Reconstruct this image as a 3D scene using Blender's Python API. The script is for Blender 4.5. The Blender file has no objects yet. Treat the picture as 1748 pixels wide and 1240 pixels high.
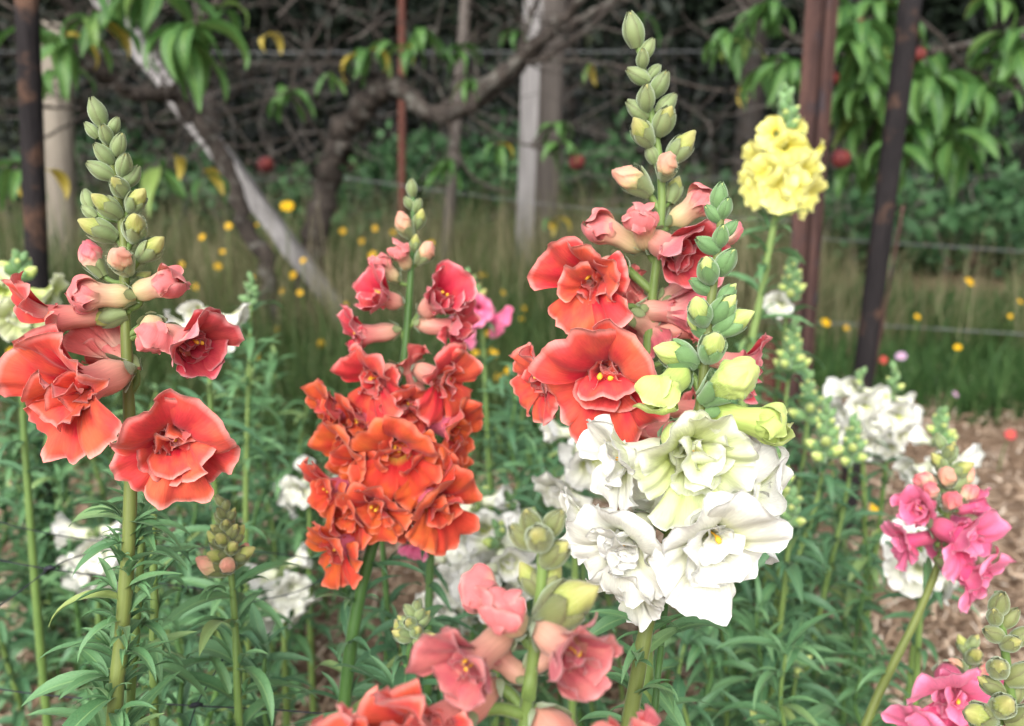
import bpy, math, random
import numpy as np
from mathutils import Vector, Matrix

# ------------------------------------------------------------------ camera, sky, sun, exposure
sc = bpy.context.scene
COL = sc.collection
FPX, CX, CY = 1514.0, 874.0, 620.0          # focal length and centre in photograph pixels
CAM_H, PITCH = 0.72, math.radians(15)
cam_d = bpy.data.cameras.new('camera'); cam = bpy.data.objects.new('camera', cam_d); COL.objects.link(cam)
cam.location = (0, 0, CAM_H); cam.rotation_euler = (math.pi/2 - PITCH, 0, 0)
cam_d.sensor_width = 36.0; cam_d.lens = 36.0*FPX/1748.0
cam_d.clip_start = 0.01; cam_d.clip_end = 500
cam_d.dof.use_dof = True; cam_d.dof.focus_distance = 0.385; cam_d.dof.aperture_fstop = 8.5
sc.camera = cam
SUN_EL, SUN_AZ = math.radians(40), math.radians(196)
world = bpy.data.worlds.new('World'); sc.world = world; world.use_nodes = True
wn = world.node_tree; wn.nodes.clear()
sky = wn.nodes.new('ShaderNodeTexSky'); sky.sky_type = 'NISHITA'; sky.sun_disc = False
sky.sun_elevation = SUN_EL; sky.sun_rotation = SUN_AZ; sky.air_density = 1.0; sky.dust_density = 4.0
hs = wn.nodes.new('ShaderNodeHueSaturation'); hs.inputs['Saturation'].default_value = 0.25   # overcast: nearly colourless sky
bg = wn.nodes.new('ShaderNodeBackground'); bg.inputs['Strength'].default_value = 0.15
wo = wn.nodes.new('ShaderNodeOutputWorld')
wn.links.new(sky.outputs[0], hs.inputs['Color']); wn.links.new(hs.outputs[0], bg.inputs[0]); wn.links.new(bg.outputs[0], wo.inputs[0])
sun_d = bpy.data.lights.new('sun', 'SUN'); sun = bpy.data.objects.new('sun', sun_d); COL.objects.link(sun)
sun_d.energy = 1.5; sun_d.angle = math.radians(60); sun_d.color = (1.0, 0.97, 0.92)
sdir = Vector((math.sin(SUN_AZ)*math.cos(SUN_EL), math.cos(SUN_AZ)*math.cos(SUN_EL), math.sin(SUN_EL)))
sun.rotation_euler = sdir.to_track_quat('Z', 'Y').to_euler()
sc.view_settings.view_transform = 'Standard'; sc.view_settings.look = 'None'
sc.view_settings.exposure = 1.05; sc.view_settings.gamma = 1.0; sc.view_settings.use_curve_mapping = False
sc.cycles.max_bounces = 6; sc.cycles.transparent_max_bounces = 4; sc.cycles.transmission_bounces = 4
sc.cycles.diffuse_bounces = 4; sc.cycles.glossy_bounces = 2
sc.cycles.use_denoising = True

# ------------------------------------------------------------------ geometry helpers
FWD = Vector((0, math.cos(PITCH), -math.sin(PITCH))); UPV = Vector((0, math.sin(PITCH), math.cos(PITCH)))
RGT = Vector((1, 0, 0)); CAMP = Vector((0, 0, CAM_H))
def P(px, py, d):                       # photograph pixel at depth d (metres along the lens axis)
    return CAMP + d*(FWD + (px-CX)/FPX*RGT - (py-CY)/FPX*UPV)
def at(px, py, Y):                      # photograph pixel at world distance Y
    return P(px, py, Y/(math.cos(PITCH) - (py-CY)/FPX*math.sin(PITCH)))
def ground_at(px, py):
    r = FWD + (px-CX)/FPX*RGT - (py-CY)/FPX*UPV
    return CAMP + r*(-CAM_H/r.z)
def smooth(pts, n):
    p = np.array(pts, float)
    if len(p) < 3: 
        t = np.linspace(0, 1, n)[:, None]; return p[0]*(1-t)+p[-1]*t
    d = np.r_[0, np.cumsum(np.linalg.norm(np.diff(p[:, :3], axis=0), axis=1))]
    out = []
    pe = np.vstack([2*p[0]-p[1], p, 2*p[-1]-p[-2]])
    for s in np.linspace(0, d[-1], n):
        i = min(np.searchsorted(d, s, 'right')-1, len(p)-2); i = max(i, 0)
        t = (s-d[i])/max(d[i+1]-d[i], 1e-9)
        a, b, c, e = pe[i], pe[i+1], pe[i+2], pe[i+3]
        out.append(.5*((2*b)+(c-a)*t+(2*a-5*b+4*c-e)*t*t+(3*b-a-3*c+e)*t**3))
    return np.array(out)
class MB:                               # collects shapes into one mesh
    def __init__(s): s.V = []; s.F = []; s.A = []; s.M = []; s.n = 0
    def add(s, V, F, A=None, m=0):
        V = np.asarray(V, float)
        if A is None: A = np.zeros((len(V), 3))
        s.V.append(V); s.A.append(A); s.F += [tuple(int(i)+s.n for i in f) for f in F]; s.M += [m]*len(F); s.n += len(V)
        return s
    def mesh(s, name, mats, flat=False):
        me = bpy.data.meshes.new(name)
        V = np.vstack(s.V); A = np.vstack(s.A)
        me.from_pydata(V.tolist(), [], s.F)
        for k, an in enumerate(('pu', 'pv', 'ps')):
            at_ = me.attributes.new(an, 'FLOAT', 'POINT'); at_.data.foreach_set('value', A[:, k].astype(np.float32))
        for m in (mats if isinstance(mats, (list, tuple)) else [mats]): me.materials.append(m)
        me.polygons.foreach_set('material_index', s.M)
        if not flat: me.polygons.foreach_set('use_smooth', [True]*len(me.polygons))
        me.update(); return me
def grid_faces(nu, nv, off=0, flip=False, wrap=False):
    F = []
    for j in range(nv-1):
        for i in range(nu if wrap else nu-1):
            a = off+j*nu+i; b = off+j*nu+(i+1) % nu; c = b+nu; d = a+nu
            F.append((a, d, c, b) if flip else (a, b, c, d))
    return F
def tube_arrays(pts, rad, ns=8, caps=True):
    p = np.array(pts, float); n = len(p); rad = np.broadcast_to(rad, (n,))
    T = np.gradient(p, axis=0); T /= np.linalg.norm(T, axis=1)[:, None]+1e-12
    ref = np.array([1., 0, 0]) if abs(T[0][0]) < .9 else np.array([0, 1., 0])
    V = []; A = []
    u = ref - T[0]*ref.dot(T[0]); u /= np.linalg.norm(u)
    L = np.r_[0, np.cumsum(np.linalg.norm(np.diff(p, axis=0), axis=1))]
    for i in range(n):
        u = u - T[i]*u.dot(T[i]); u /= np.linalg.norm(u)+1e-12; w = np.cross(T[i], u)
        for k in range(ns):
            a = 2*math.pi*k/ns
            V.append(p[i]+rad[i]*(math.cos(a)*u+math.sin(a)*w)); A.append((k/ns, L[i]/max(L[-1], 1e-9), 0))
    F = grid_faces(ns, n, wrap=True)
    if caps: F += [tuple(range(ns-1, -1, -1)), tuple((n-1)*ns+k for k in range(ns))]
    return np.array(V), F, np.array(A)
def box_arrays(p0, p1, w, d, up=Vector((0, 1, 0)), nseg=1, jit=0, rng=None):   # squared timber between two points
    p0 = Vector(p0); p1 = Vector(p1); ax = (p1-p0).normalized(); s = ax.cross(up).normalized(); t = s.cross(ax)
    V = []
    for j in range(nseg+1):
        c = p0.lerp(p1, j/nseg)
        for sx, st in ((-1, -1), (1, -1), (1, 1), (-1, 1)):
            q = c+s*sx*w/2+t*st*d/2
            if jit: q = q+Vector((rng.gauss(0, jit), rng.gauss(0, jit), rng.gauss(0, jit)))
            V.append(q)
    F = grid_faces(4, nseg+1, wrap=True)+[(3, 2, 1, 0), tuple(nseg*4+k for k in range(4))]
    return np.array(V), F, None
def link(o, parent=None, mat=None):
    COL.objects.link(o)
    if parent is not None: o.parent = parent
    if mat is not None: o.matrix_basis = mat
    return o
def mesh_obj(name, me, parent=None, mat=None, kind=None):
    o = bpy.data.objects.new(name, me); link(o, parent, mat)
    if kind: o['kind'] = kind
    return o
def thing(name, label, cat, loc, group=None):
    o = bpy.data.objects.new(name, None); o.location = loc; o.empty_display_size = .05; COL.objects.link(o)
    o['label'] = label; o['category'] = cat
    if group: o['group'] = group
    return o
def tag(o, label, cat, group=None, kind=None):
    if label: o['label'] = label
    if cat: o['category'] = cat
    if group: o['group'] = group
    if kind: o['kind'] = kind
    return o
def tri_mesh(name, V, F, mat, bc=None, smooth_=False, rnd=None):   # big meshes straight from arrays
    me = bpy.data.meshes.new(name); V = np.asarray(V, np.float32); F = np.asarray(F, np.int32); k = F.shape[1]
    me.vertices.add(len(V)); me.vertices.foreach_set('co', V.ravel())
    me.loops.add(F.size); me.loops.foreach_set('vertex_index', F.ravel())
    me.polygons.add(len(F)); me.polygons.foreach_set('loop_start', np.arange(0, F.size, k, dtype=np.int32))
    me.polygons.foreach_set('loop_total', np.full(len(F), k, np.int32))
    if smooth_: me.polygons.foreach_set('use_smooth', np.ones(len(F), bool))
    if rnd is not None:
        a = me.attributes.new('pv', 'FLOAT', 'POINT'); a.data.foreach_set('value', np.asarray(rnd, np.float32))
    if bc is not None:
        a = me.attributes.new('bc', 'FLOAT', 'POINT'); a.data.foreach_set('value', np.asarray(bc, np.float32))
    me.materials.append(mat); me.update(calc_edges=True); me.validate(); return me

# ------------------------------------------------------------------ materials
def lin(r, g, b):
    f = lambda c: (c/255/12.92) if c/255 <= .04045 else ((c/255+.055)/1.055)**2.4
    return (f(r), f(g), f(b), 1)
class NT:
    def __init__(s, name):
        s.m = bpy.data.materials.new(name); s.m.use_nodes = True; s.t = s.m.node_tree; s.t.nodes.clear()
        s.out = s.n('ShaderNodeOutputMaterial')
    def n(s, typ, **kw):
        nd = s.t.nodes.new(typ)
        for k, v in kw.items():
            if k.startswith('i_'):
                key = k[2:]; key = int(key) if key.isdigit() else key.replace('_', ' ')
                nd.inputs[key].default_value = v
            else: setattr(nd, k, v)
        return nd
    def l(s, a, b): s.t.links.new(a, b)
    def attr(s, name): return s.n('ShaderNodeAttribute', attribute_name=name).outputs['Fac']
    def math(s, op, a, b=None, c=None, clamp=False):
        nd = s.n('ShaderNodeMath', operation=op); nd.use_clamp = clamp
        for i, x in enumerate((a, b, c)):
            if x is None: continue
            if isinstance(x, (int, float)): nd.inputs[i].default_value = x
            else: s.l(x, nd.inputs[i])
        return nd.outputs[0]
    def mix(s, fac, a, b, blend='MIX'):
        nd = s.n('ShaderNodeMix', data_type='RGBA', blend_type=blend)
        for i, x in ((0, fac), (6, a), (7, b)):
            if isinstance(x, (int, float)): nd.inputs[i].default_value = x
            elif isinstance(x, tuple): nd.inputs[i].default_value = x
            else: s.l(x, nd.inputs[i])
        return nd.outputs[2]
    def ramp(s, fac, stops):
        nd = s.n('ShaderNodeValToRGB'); cr = nd.color_ramp
        while len(cr.elements) < len(stops): cr.elements.new(.5)
        for e, (p, c) in zip(cr.elements, stops): e.position = p; e.color = c
        s.l(fac, nd.inputs[0]); return nd.outputs[0]
    def noise(s, vec, scale, detail=3, rough=.55, dim='3D'):
        nd = s.n('ShaderNodeTexNoise', noise_dimensions=dim); nd.inputs['Scale'].default_value = scale
        nd.inputs['Detail'].default_value = detail; nd.inputs['Roughness'].default_value = rough
        if vec is not None: s.l(vec, nd.inputs['Vector'])
        return nd.outputs['Fac']
    def xyz(s, x, y, z=0):
        nd = s.n('ShaderNodeCombineXYZ')
        for i, v in enumerate((x, y, z)):
            if isinstance(v, (int, float)): nd.inputs[i].default_value = v
            else: s.l(v, nd.inputs[i])
        return nd.outputs[0]
    def obj(s): return s.n('ShaderNodeTexCoord').outputs['Object']
    def rand(s): return s.n('ShaderNodeObjectInfo').outputs['Random']
    def bump(s, h, strength=.3, dist=.001):
        nd = s.n('ShaderNodeBump'); nd.inputs['Strength'].default_value = strength; nd.inputs['Distance'].default_value = dist
        s.l(h, nd.inputs['Height']); return nd.outputs[0]
    def surf(s, color, rough=.5, spec=.4, normal=None, trans=0, tcol=None, sheen=0, sheen_tint=None, metallic=0, coat=0):
        p = s.n('ShaderNodeBsdfPrincipled')
        if isinstance(color, tuple): p.inputs['Base Color'].default_value = color
        else: s.l(color, p.inputs['Base Color'])
        if isinstance(rough, (int, float)): p.inputs['Roughness'].default_value = rough
        else: s.l(rough, p.inputs['Roughness'])
        p.inputs['Specular IOR Level'].default_value = spec; p.inputs['Metallic'].default_value = metallic
        if sheen:
            p.inputs['Sheen Weight'].default_value = sheen; p.inputs['Sheen Roughness'].default_value = .4
            p.inputs['Sheen Tint'].default_value = sheen_tint or (1, 1, 1, 1)
        if normal is not None: s.l(normal, p.inputs['Normal'])
        if trans:
            t = s.n('ShaderNodeBsdfTranslucent'); tc = tcol if tcol is not None else color
            if isinstance(tc, tuple): t.inputs[0].default_value = tc
            else: s.l(tc, t.inputs[0])
            if normal is not None: s.l(normal, t.inputs['Normal'])
            mx = s.n('ShaderNodeMixShader'); mx.inputs[0].default_value = trans
            s.l(p.outputs[0], mx.inputs[1]); s.l(t.outputs[0], mx.inputs[2]); s.l(mx.outputs[0], s.out.inputs[0])
        else: s.l(p.outputs[0], s.out.inputs[0])
        return s.m

def petal_material(name, base, mid, tip, alt, rim, back, back_base, trans=.3, throat=None, rimw=.93):
    k = NT(name); pu, pv, ps = k.attr('pu'), k.attr('pv'), k.attr('ps'); rnd = k.rand()
    vein = k.noise(k.xyz(k.math('MULTIPLY', pu, 11.0), k.math('MULTIPLY', pv, 2.2), k.math('MULTIPLY', rnd, 37.0)), 2.6, 3, .6)
    blot = k.noise(k.xyz(k.math('MULTIPLY', pu, 1.0), k.math('MULTIPLY', pv, 1.3), k.math('MULTIPLY', rnd, 91.0)), 1.6, 2, .5)
    c = k.ramp(pv, [(0, throat or base), (.18, base), (.5, mid), (.9, tip)])
    f = k.math('MULTIPLY_ADD', blot, 2.4, k.math('MULTIPLY_ADD', rnd, .8, -1.3), clamp=True)
    c = k.mix(f, c, alt)
    rf = k.math('MULTIPLY', k.math('GREATER_THAN', pv, 9.0), 1.0)
    edge = k.math('MAXIMUM', pv, k.math('MULTIPLY', k.math('ABSOLUTE', pu), k.math('MULTIPLY_ADD', pv, .5, .5)))
    e2 = k.n('ShaderNodeMapRange'); e2.inputs[1].default_value = rimw-.05; e2.inputs[2].default_value = 1.0; k.l(edge, e2.inputs[0])
    c = k.mix(k.math('MULTIPLY', e2.outputs[0], .55), c, rim)
    b = k.ramp(pv, [(0, back_base), (.5, back), (1, back)])
    b = k.mix(k.math('MULTIPLY', e2.outputs[0], .5), b, rim)
    col = k.mix(ps, c, b)
    v2 = k.math('MULTIPLY_ADD', vein, .5, .76)
    col = k.mix(1.0, col, k.xyz(v2, v2, v2), 'MULTIPLY')
    nrm = k.bump(vein, .4, .0006)
    return k.surf(col, .7, .12, nrm, trans, sheen=.2)
W_ = lambda *a: lin(*a)
PETAL = {
 'coral':  petal_material('petal_coral', W_(190, 24, 50), W_(210, 54, 64), W_(222, 80, 78), W_(230, 108, 76), W_(250, 200, 190), W_(224, 116, 112), W_(230, 186, 166), throat=W_(214, 130, 70)),
 'red':    petal_material('petal_rose', W_(188, 30, 58), W_(206, 56, 78), W_(216, 86, 98), W_(220, 94, 92), W_(252, 205, 205), W_(216, 120, 128), W_(232, 190, 172), throat=W_(206, 70, 66)),
 'orange': petal_material('petal_orange', W_(194, 40, 46), W_(214, 66, 54), W_(224, 88, 64), W_(228, 112, 58), W_(246, 164, 138), W_(218, 92, 86), W_(216, 126, 132), throat=W_(226, 176, 80)),
 'white':  petal_material('petal_white', W_(206, 214, 130), W_(234, 235, 214), W_(239, 239, 233), W_(236, 237, 226), W_(242, 242, 240), W_(233, 232, 228), W_(220, 226, 188), trans=.30, throat=W_(196, 206, 84)),
 'lime':   petal_material('petal_lime_white', W_(190, 204, 100), W_(213, 222, 154), W_(232, 236, 208), W_(222, 229, 180), W_(248, 248, 242), W_(230, 235, 194), W_(210, 222, 136), trans=.34, throat=W_(190, 204, 76)),
 'yellow': petal_material('petal_yellow', W_(242, 228, 96), W_(246, 242, 138), W_(248, 247, 170), W_(246, 240, 140), W_(248, 247, 180), W_(242, 238, 140), W_(236, 232, 140), throat=W_(238, 196, 40)),
 'dusty':  petal_material('petal_dusty_rose', W_(176, 54, 76), W_(196, 88, 100), W_(206, 116, 120), W_(212, 130, 122), W_(232, 180, 176), W_(200, 104, 112), W_(216, 172, 150), throat=W_(222, 180, 110)),
 'blush':  petal_material('petal_blush', W_(222, 190, 160), W_(222, 140, 132), W_(212, 104, 112), W_(222, 150, 136), W_(236, 180, 170), W_(216, 124, 124), W_(230, 196, 164), throat=W_(226, 190, 140)),
 'green':  petal_material('petal_greenish', W_(164, 184, 92), W_(184, 200, 114), W_(196, 208, 130), W_(188, 202, 116), W_(228, 236, 176), W_(204, 219, 130), W_(176, 200, 104), throat=W_(180, 190, 70)),
 'pink':   petal_material('petal_pink', W_(226, 78, 128), W_(238, 116, 158), W_(242, 142, 178), W_(240, 126, 166), W_(250, 180, 208), W_(234, 120, 162), W_(226, 148, 172), throat=W_(224, 96, 66)),
}
TUBE = {'dusty': ('tube_dusty_cream', (214, 178, 150), (216, 150, 136)), 'blush': ('tube_blush_cream', (206, 206, 146), (226, 170, 150)), 'green': ('tube_greenish', (170, 196, 100), (200, 216, 124)), 'coral': ('tube_cream_pink', (226, 176, 150), (222, 120, 118)), 'red': ('tube_blush', (224, 186, 158), (214, 116, 118)), 'orange': ('tube_pink', (190, 74, 100), (206, 104, 124)),
        'white': ('tube_white', (222, 228, 186), (240, 240, 226)), 'lime': ('tube_lime', (196, 214, 120), (222, 232, 160)), 'yellow': ('tube_yellow', (222, 222, 120), (240, 232, 110)),
        'pink': ('tube_rose', (206, 110, 130), (226, 90, 140))}
def tube_material(n, a, b):
    k = NT(n); pv, pu = k.attr('pv'), k.attr('pu')
    v = k.noise(k.xyz(k.math('MULTIPLY', pu, 9.0), pv, k.rand()), 3.0, 2)
    c = k.mix(pv, W_(*a), W_(*b)); v2 = k.math('MULTIPLY_ADD', v, .4, .8)
    c = k.mix(1.0, c, k.xyz(v2, v2, v2), 'MULTIPLY')
    return k.surf(c, .5, .3, k.bump(v, .2, .0006), .3, sheen=.2)
TUBEM = {k: tube_material(*v) for k, v in TUBE.items()}
def bud_material(n, a, b, c_, d):
    k = NT(n); pv, pu = k.attr('pv'), k.attr('pu'); r = k.rand()
    v = k.noise(k.xyz(k.math('MULTIPLY', pu, 8.0), k.math('MULTIPLY', pv, 1.5), k.math('MULTIPLY', r, 30.0)), 2.4, 3)
    f = k.math('MULTIPLY_ADD', k.math('SUBTRACT', v, .5), .7, pv)
    c = k.ramp(f, [(0, W_(*a)), (.45, W_(*b)), (.72, W_(*c_)), (1, W_(*d))])
    v2 = k.math('MULTIPLY_ADD', v, .4, .8); c = k.mix(1.0, c, k.xyz(v2, v2, v2), 'MULTIPLY')
    return k.surf(c, .55, .25, k.bump(v, .3, .0006), .22, sheen=.3)
BUDM = {'young': bud_material('bud_lime_yellow', (126, 146, 82), (144, 160, 88), (166, 172, 94), (176, 170, 108)),
        'mid': bud_material('bud_peach', (180, 190, 122), (206, 196, 140), (218, 172, 140), (220, 152, 132)),
        'old': bud_material('bud_pink', (224, 208, 168), (230, 196, 166), (220, 132, 130), (212, 98, 110)),
        'lime': bud_material('bud_lime', (132, 162, 84), (166, 186, 98), (186, 202, 116), (198, 208, 130))}
def green_material(n, a, b, trans=.15, sheen=.75, rough=.5, veins=True, spec=.35, hi=None, edge_=None):
    k = NT(n); pv, pu, ps = k.attr('pv'), k.attr('pu'), k.attr('ps'); r = k.rand()
    nz = k.noise(k.obj(), 60, 3)
    f = k.math('MULTIPLY_ADD', nz, .9, k.math('MULTIPLY_ADD', r, .6, -.35), clamp=True)
    c = k.mix(f, W_(*a), W_(*b))
    if hi:
        c = k.mix(k.math('MULTIPLY_ADD', r, 9.0, -8.3, clamp=True), c, W_(150, 160, 84))      # the odd leaf turns yellow
        c = k.mix(k.math('MULTIPLY', k.math('MULTIPLY_ADD', k.noise(k.obj(), 25, 4), 12.0, -8.2, clamp=True), .6), c, W_(122, 112, 70))
    if hi:                                # paler midrib of a leaf
        mr = k.math('LESS_THAN', k.math('ABSOLUTE', pu), .07)
        c = k.mix(k.math('MULTIPLY', mr, .5), c, W_(*hi))
    if edge_:
        ef = k.math('MULTIPLY', k.math('POWER', k.math('ABSOLUTE', pu), 3.0), .75); ef = k.math('MAXIMUM', ef, k.math('MULTIPLY', k.math('POWER', pv, 4.0), .6)); c = k.mix(ef, c, W_(*edge_))
    v = k.noise(k.xyz(k.math('MULTIPLY', pu, 6.0), k.math('MULTIPLY', pv, 6.0), 0), 2.0, 3)
    return k.surf(c, rough, spec, k.bump(v, .35, .0008) if veins else None, trans, sheen=sheen, sheen_tint=(.85, 1, .8, 1))
SEPAL = green_material('sepal_green', (116, 136, 88), (148, 162, 110), edge_=(98, 94, 68))
SEPAL_COOL = green_material('sepal_cool_green', (98, 134, 84), (130, 166, 108), edge_=(84, 112, 70))
SEPAL_DULL = green_material('sepal_dull_green', (108, 118, 72), (140, 146, 92), edge_=(90, 80, 58))
STEMM = green_material('stem_green', (84, 110, 52), (116, 138, 72), .05, .3)
STEM_DARK = green_material('stem_dark_green', (58, 92, 42), (82, 114, 56), .05, .2)
STEM_OLIVE = green_material('stem_olive', (88, 98, 50), (112, 124, 62), .05, .25)
FUZZ = NT('plant_fuzz').surf(lin(206, 216, 180), .6, .2, None, .4)
LEAFM = green_material('snapdragon_leaf', (72, 114, 72), (112, 152, 102), .18, .12, .46, True, .45, hi=(140, 170, 110))
LEAF_DK = green_material('snapdragon_leaf_dark', (60, 100, 68), (98, 136, 94), .18, .1, .46, True, .45, hi=(116, 150, 100))
PEACHLEAF = green_material('peach_leaf', (58, 96, 48), (98, 136, 74), .34, .0, .42, True, .3, hi=(150, 180, 90))
PEACHLEAF_Y = green_material('peach_leaf_yellow', (168, 150, 60), (190, 170, 80), .3, 0, .45)
STAMEN = NT('stamen_yellow').surf(lin(236, 180, 60), .6, .3)
def bark(n, a, b, scale=40, stretch=(1, 1, .25), lich=None):
    k = NT(n); m = k.n('ShaderNodeMapping'); m.inputs['Scale'].default_value = stretch; k.l(k.obj(), m.inputs[0])
    nz = k.noise(m.outputs[0], scale, 5, .65); c = k.mix(k.math('MULTIPLY_ADD', nz, 2.2, -.6, clamp=True), W_(*a), W_(*b))
    if lich:
        n2 = k.noise(k.obj(), scale*.35, 4); c = k.mix(k.math('MULTIPLY_ADD', n2, 6, -3.3, clamp=True), c, W_(*lich))
    return k.surf(c, .85, .2, k.bump(nz, 1.0, .006))
BARK = bark('peach_bark', (24, 21, 20), (78, 70, 64), 60, (1, 1, .45), (102, 100, 94))
BARK_DK = bark('dark_bark', (30, 28, 26), (62, 56, 52), 20)
TIMBER = bark('weathered_timber', (98, 95, 94), (146, 143, 142), 60, (1, 1, .06))
TIMBER_DK = bark('weathered_timber_dull', (70, 64, 60), (104, 97, 92), 50, (1, 1, .06))
TIMBER_TAN = bark('weathered_timber_tan', (104, 97, 88), (140, 132, 120), 50, (1, 1, .06))
BLACKM = bark('black_painted_steel', (20, 18, 20), (40, 36, 37), 60, (1, 1, .15), (84, 62, 50))
RUSTM = bark('rusty_steel', (48, 36, 36), (88, 64, 58), 60, (1, 1, .2), (58, 52, 56))
RUST2 = bark('red_rust_steel', (78, 48, 42), (102, 64, 54), 30, (1, 1, .2))
STRING = NT('black_netting_string').surf(lin(34, 36, 44), .6, .3)
WIREM = NT('galvanised_wire').surf(lin(120, 122, 124), .5, .5, metallic=.6)
WIRE_DK = NT('dark_wire').surf(lin(60, 62, 64), .6, .4, metallic=.3)
def peach_mat():
    k = NT('peach_skin'); n = k.noise(k.obj(), 30, 2)
    c = k.mix(k.math('MULTIPLY_ADD', n, 2.4, -.75, clamp=True), W_(66, 20, 30), W_(106, 46, 38)); return k.surf(c, .65, .2, None, sheen=.1)
PEACHM = peach_mat()
def attr_mat(n, stops, rough=.6, trans=.2, spec=.25, attr='bc'):
    k = NT(n); return k.surf(k.ramp(k.attr(attr), stops), rough, spec, None, trans)
GRASSM = attr_mat('meadow_grass', [(0, lin(40, 64, 28)), (.35, lin(64, 84, 42)), (.6, lin(84, 90, 56)), (.8, lin(114, 108, 80)), (1, lin(148, 140, 110))])
LAWNM = attr_mat('lush_grass', [(0, lin(36, 64, 30)), (.5, lin(58, 88, 44)), (1, lin(84, 110, 62))])
FORESTM = attr_mat('evergreen_foliage', [(0, lin(13, 20, 15)), (.5, lin(28, 38, 29)), (1, lin(62, 78, 58))], trans=.1)
SHRUBM = attr_mat('shrub_foliage', [(0, lin(34, 60, 36)), (.5, lin(54, 86, 52)), (1, lin(86, 120, 78))], trans=.2)
MULCHM = attr_mat('straw_mulch_bits', [(0, lin(104, 82, 64)), (.35, lin(146, 122, 100)), (.7, lin(180, 158, 136)), (1, lin(212, 198, 182))], trans=0, rough=.8)
YELLOWP = NT('wildflower_yellow').surf(lin(240, 190, 24), .5, .3, None, .3)
YELLOWC = NT('wildflower_centre').surf(lin(206, 140, 20), .6, .2)
LILACP = NT('wildflower_lilac').surf(lin(206, 170, 206), .5, .3, None, .3)
REDP = NT('wildflower_red').surf(lin(196, 60, 70), .5, .3, None, .3)
def ground_mat():
    k = NT('mulched_soil'); o = k.obj(); a = k.noise(o, 4, 4); b = k.noise(o, 70, 5, .7)
    c = k.ramp(b, [(.3, lin(84, 66, 52)), (.5, lin(132, 108, 88)), (.7, lin(168, 144, 122))])
    c = k.mix(k.math('MULTIPLY_ADD', a, 2, -.8, clamp=True), c, lin(124, 102, 84))
    return k.surf(c, .9, .15, k.bump(b, .9, .02))
GROUNDM = ground_mat()
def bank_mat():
    k = NT('bank_painted_shade'); b = k.noise(k.obj(), 5, 5); c = k.mix(b, lin(30, 36, 26), lin(56, 60, 44)); return k.surf(c, .9, .1, k.bump(b, .8, .1))  # dark tone painted in for the deep shade of the wood
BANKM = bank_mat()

# ------------------------------------------------------------------ ground and far setting
rng = random.Random(7); nr = np.random.default_rng(7)
def build_ground():
    n = 90; xs = np.linspace(-1, 1, n); xs = np.sign(xs)*np.abs(xs)**3*150; ys = np.linspace(0, 1, n)**3*280-2
    X, Y = np.meshgrid(xs, ys)
    Z = .012*np.sin(X*3.1+1)*np.cos(Y*2.7)+.008*np.sin(X*7.7+Y*5)-.012
    Z = np.where(Y > 5.5, Z+np.minimum((np.maximum(Y, 5.5)-5.5)*.05, 4), Z)
    V = np.c_[X.ravel(), Y.ravel(), Z.ravel()]
    o = mesh_obj('ground', tri_mesh('ground', V, grid_faces(n, n), GROUNDM, smooth_=True)); o['kind'] = 'structure'
    xs = np.linspace(-40, 40, 60); ys = np.linspace(0, 1, 20); X, Y = np.meshgrid(xs, ys)
    Z = Y*9+.5*np.sin(X*.7)*Y; YY = 11+Y*8+.4*np.sin(X*1.3)
    o = mesh_obj('added_dark_bank', tri_mesh('added_dark_bank', np.c_[X.ravel(), YY.ravel(), Z.ravel()-.05], grid_faces(60, 20), BANKM, smooth_=True)); o['kind'] = 'structure'  # added bank behind the trees, coloured dark so crown gaps read as shade
build_ground()

def blades(n, xf, hf, wf, lean, col, seed, seg=3):
    r = np.random.default_rng(seed); base = xf(r, n); h = hf(r, n, base); w = wf(r, n)
    az = r.uniform(0, 2*np.pi, n); ln = np.abs(r.normal(0, lean, n)); side = az+np.pi/2+r.normal(0, .6, n)
    c = col(r, n, base); V = np.zeros((n, seg*2+1, 3)); B = np.repeat(c, seg*2+1)
    for j in range(seg+1):
        t = j/seg; off = ln*h*t**2
        p = np.c_[base[:, 0]+np.cos(az)*off, base[:, 1]+np.sin(az)*off, base[:, 2]+h*t*(1-.25*ln*t)]
        ww = w*(1-t**1.5)*.5
        d = np.c_[np.cos(side)*ww, np.sin(side)*ww, np.zeros(n)]
        if j < seg: V[:, 2*j] = p-d; V[:, 2*j+1] = p+d
        else: V[:, 2*seg] = p
    k = seg*2+1; o = (np.arange(n)*k)[:, None]; F = []
    for j in range(seg):
        a, b, c2, d2 = 2*j, 2*j+1, 2*j+2, 2*j+3
        F.append(o+np.array([[a, b, c2]]))
        if j < seg-1: F.append(o+np.array([[b, d2, c2]]))
    return V.reshape(-1, 3), np.vstack(F), B
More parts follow.
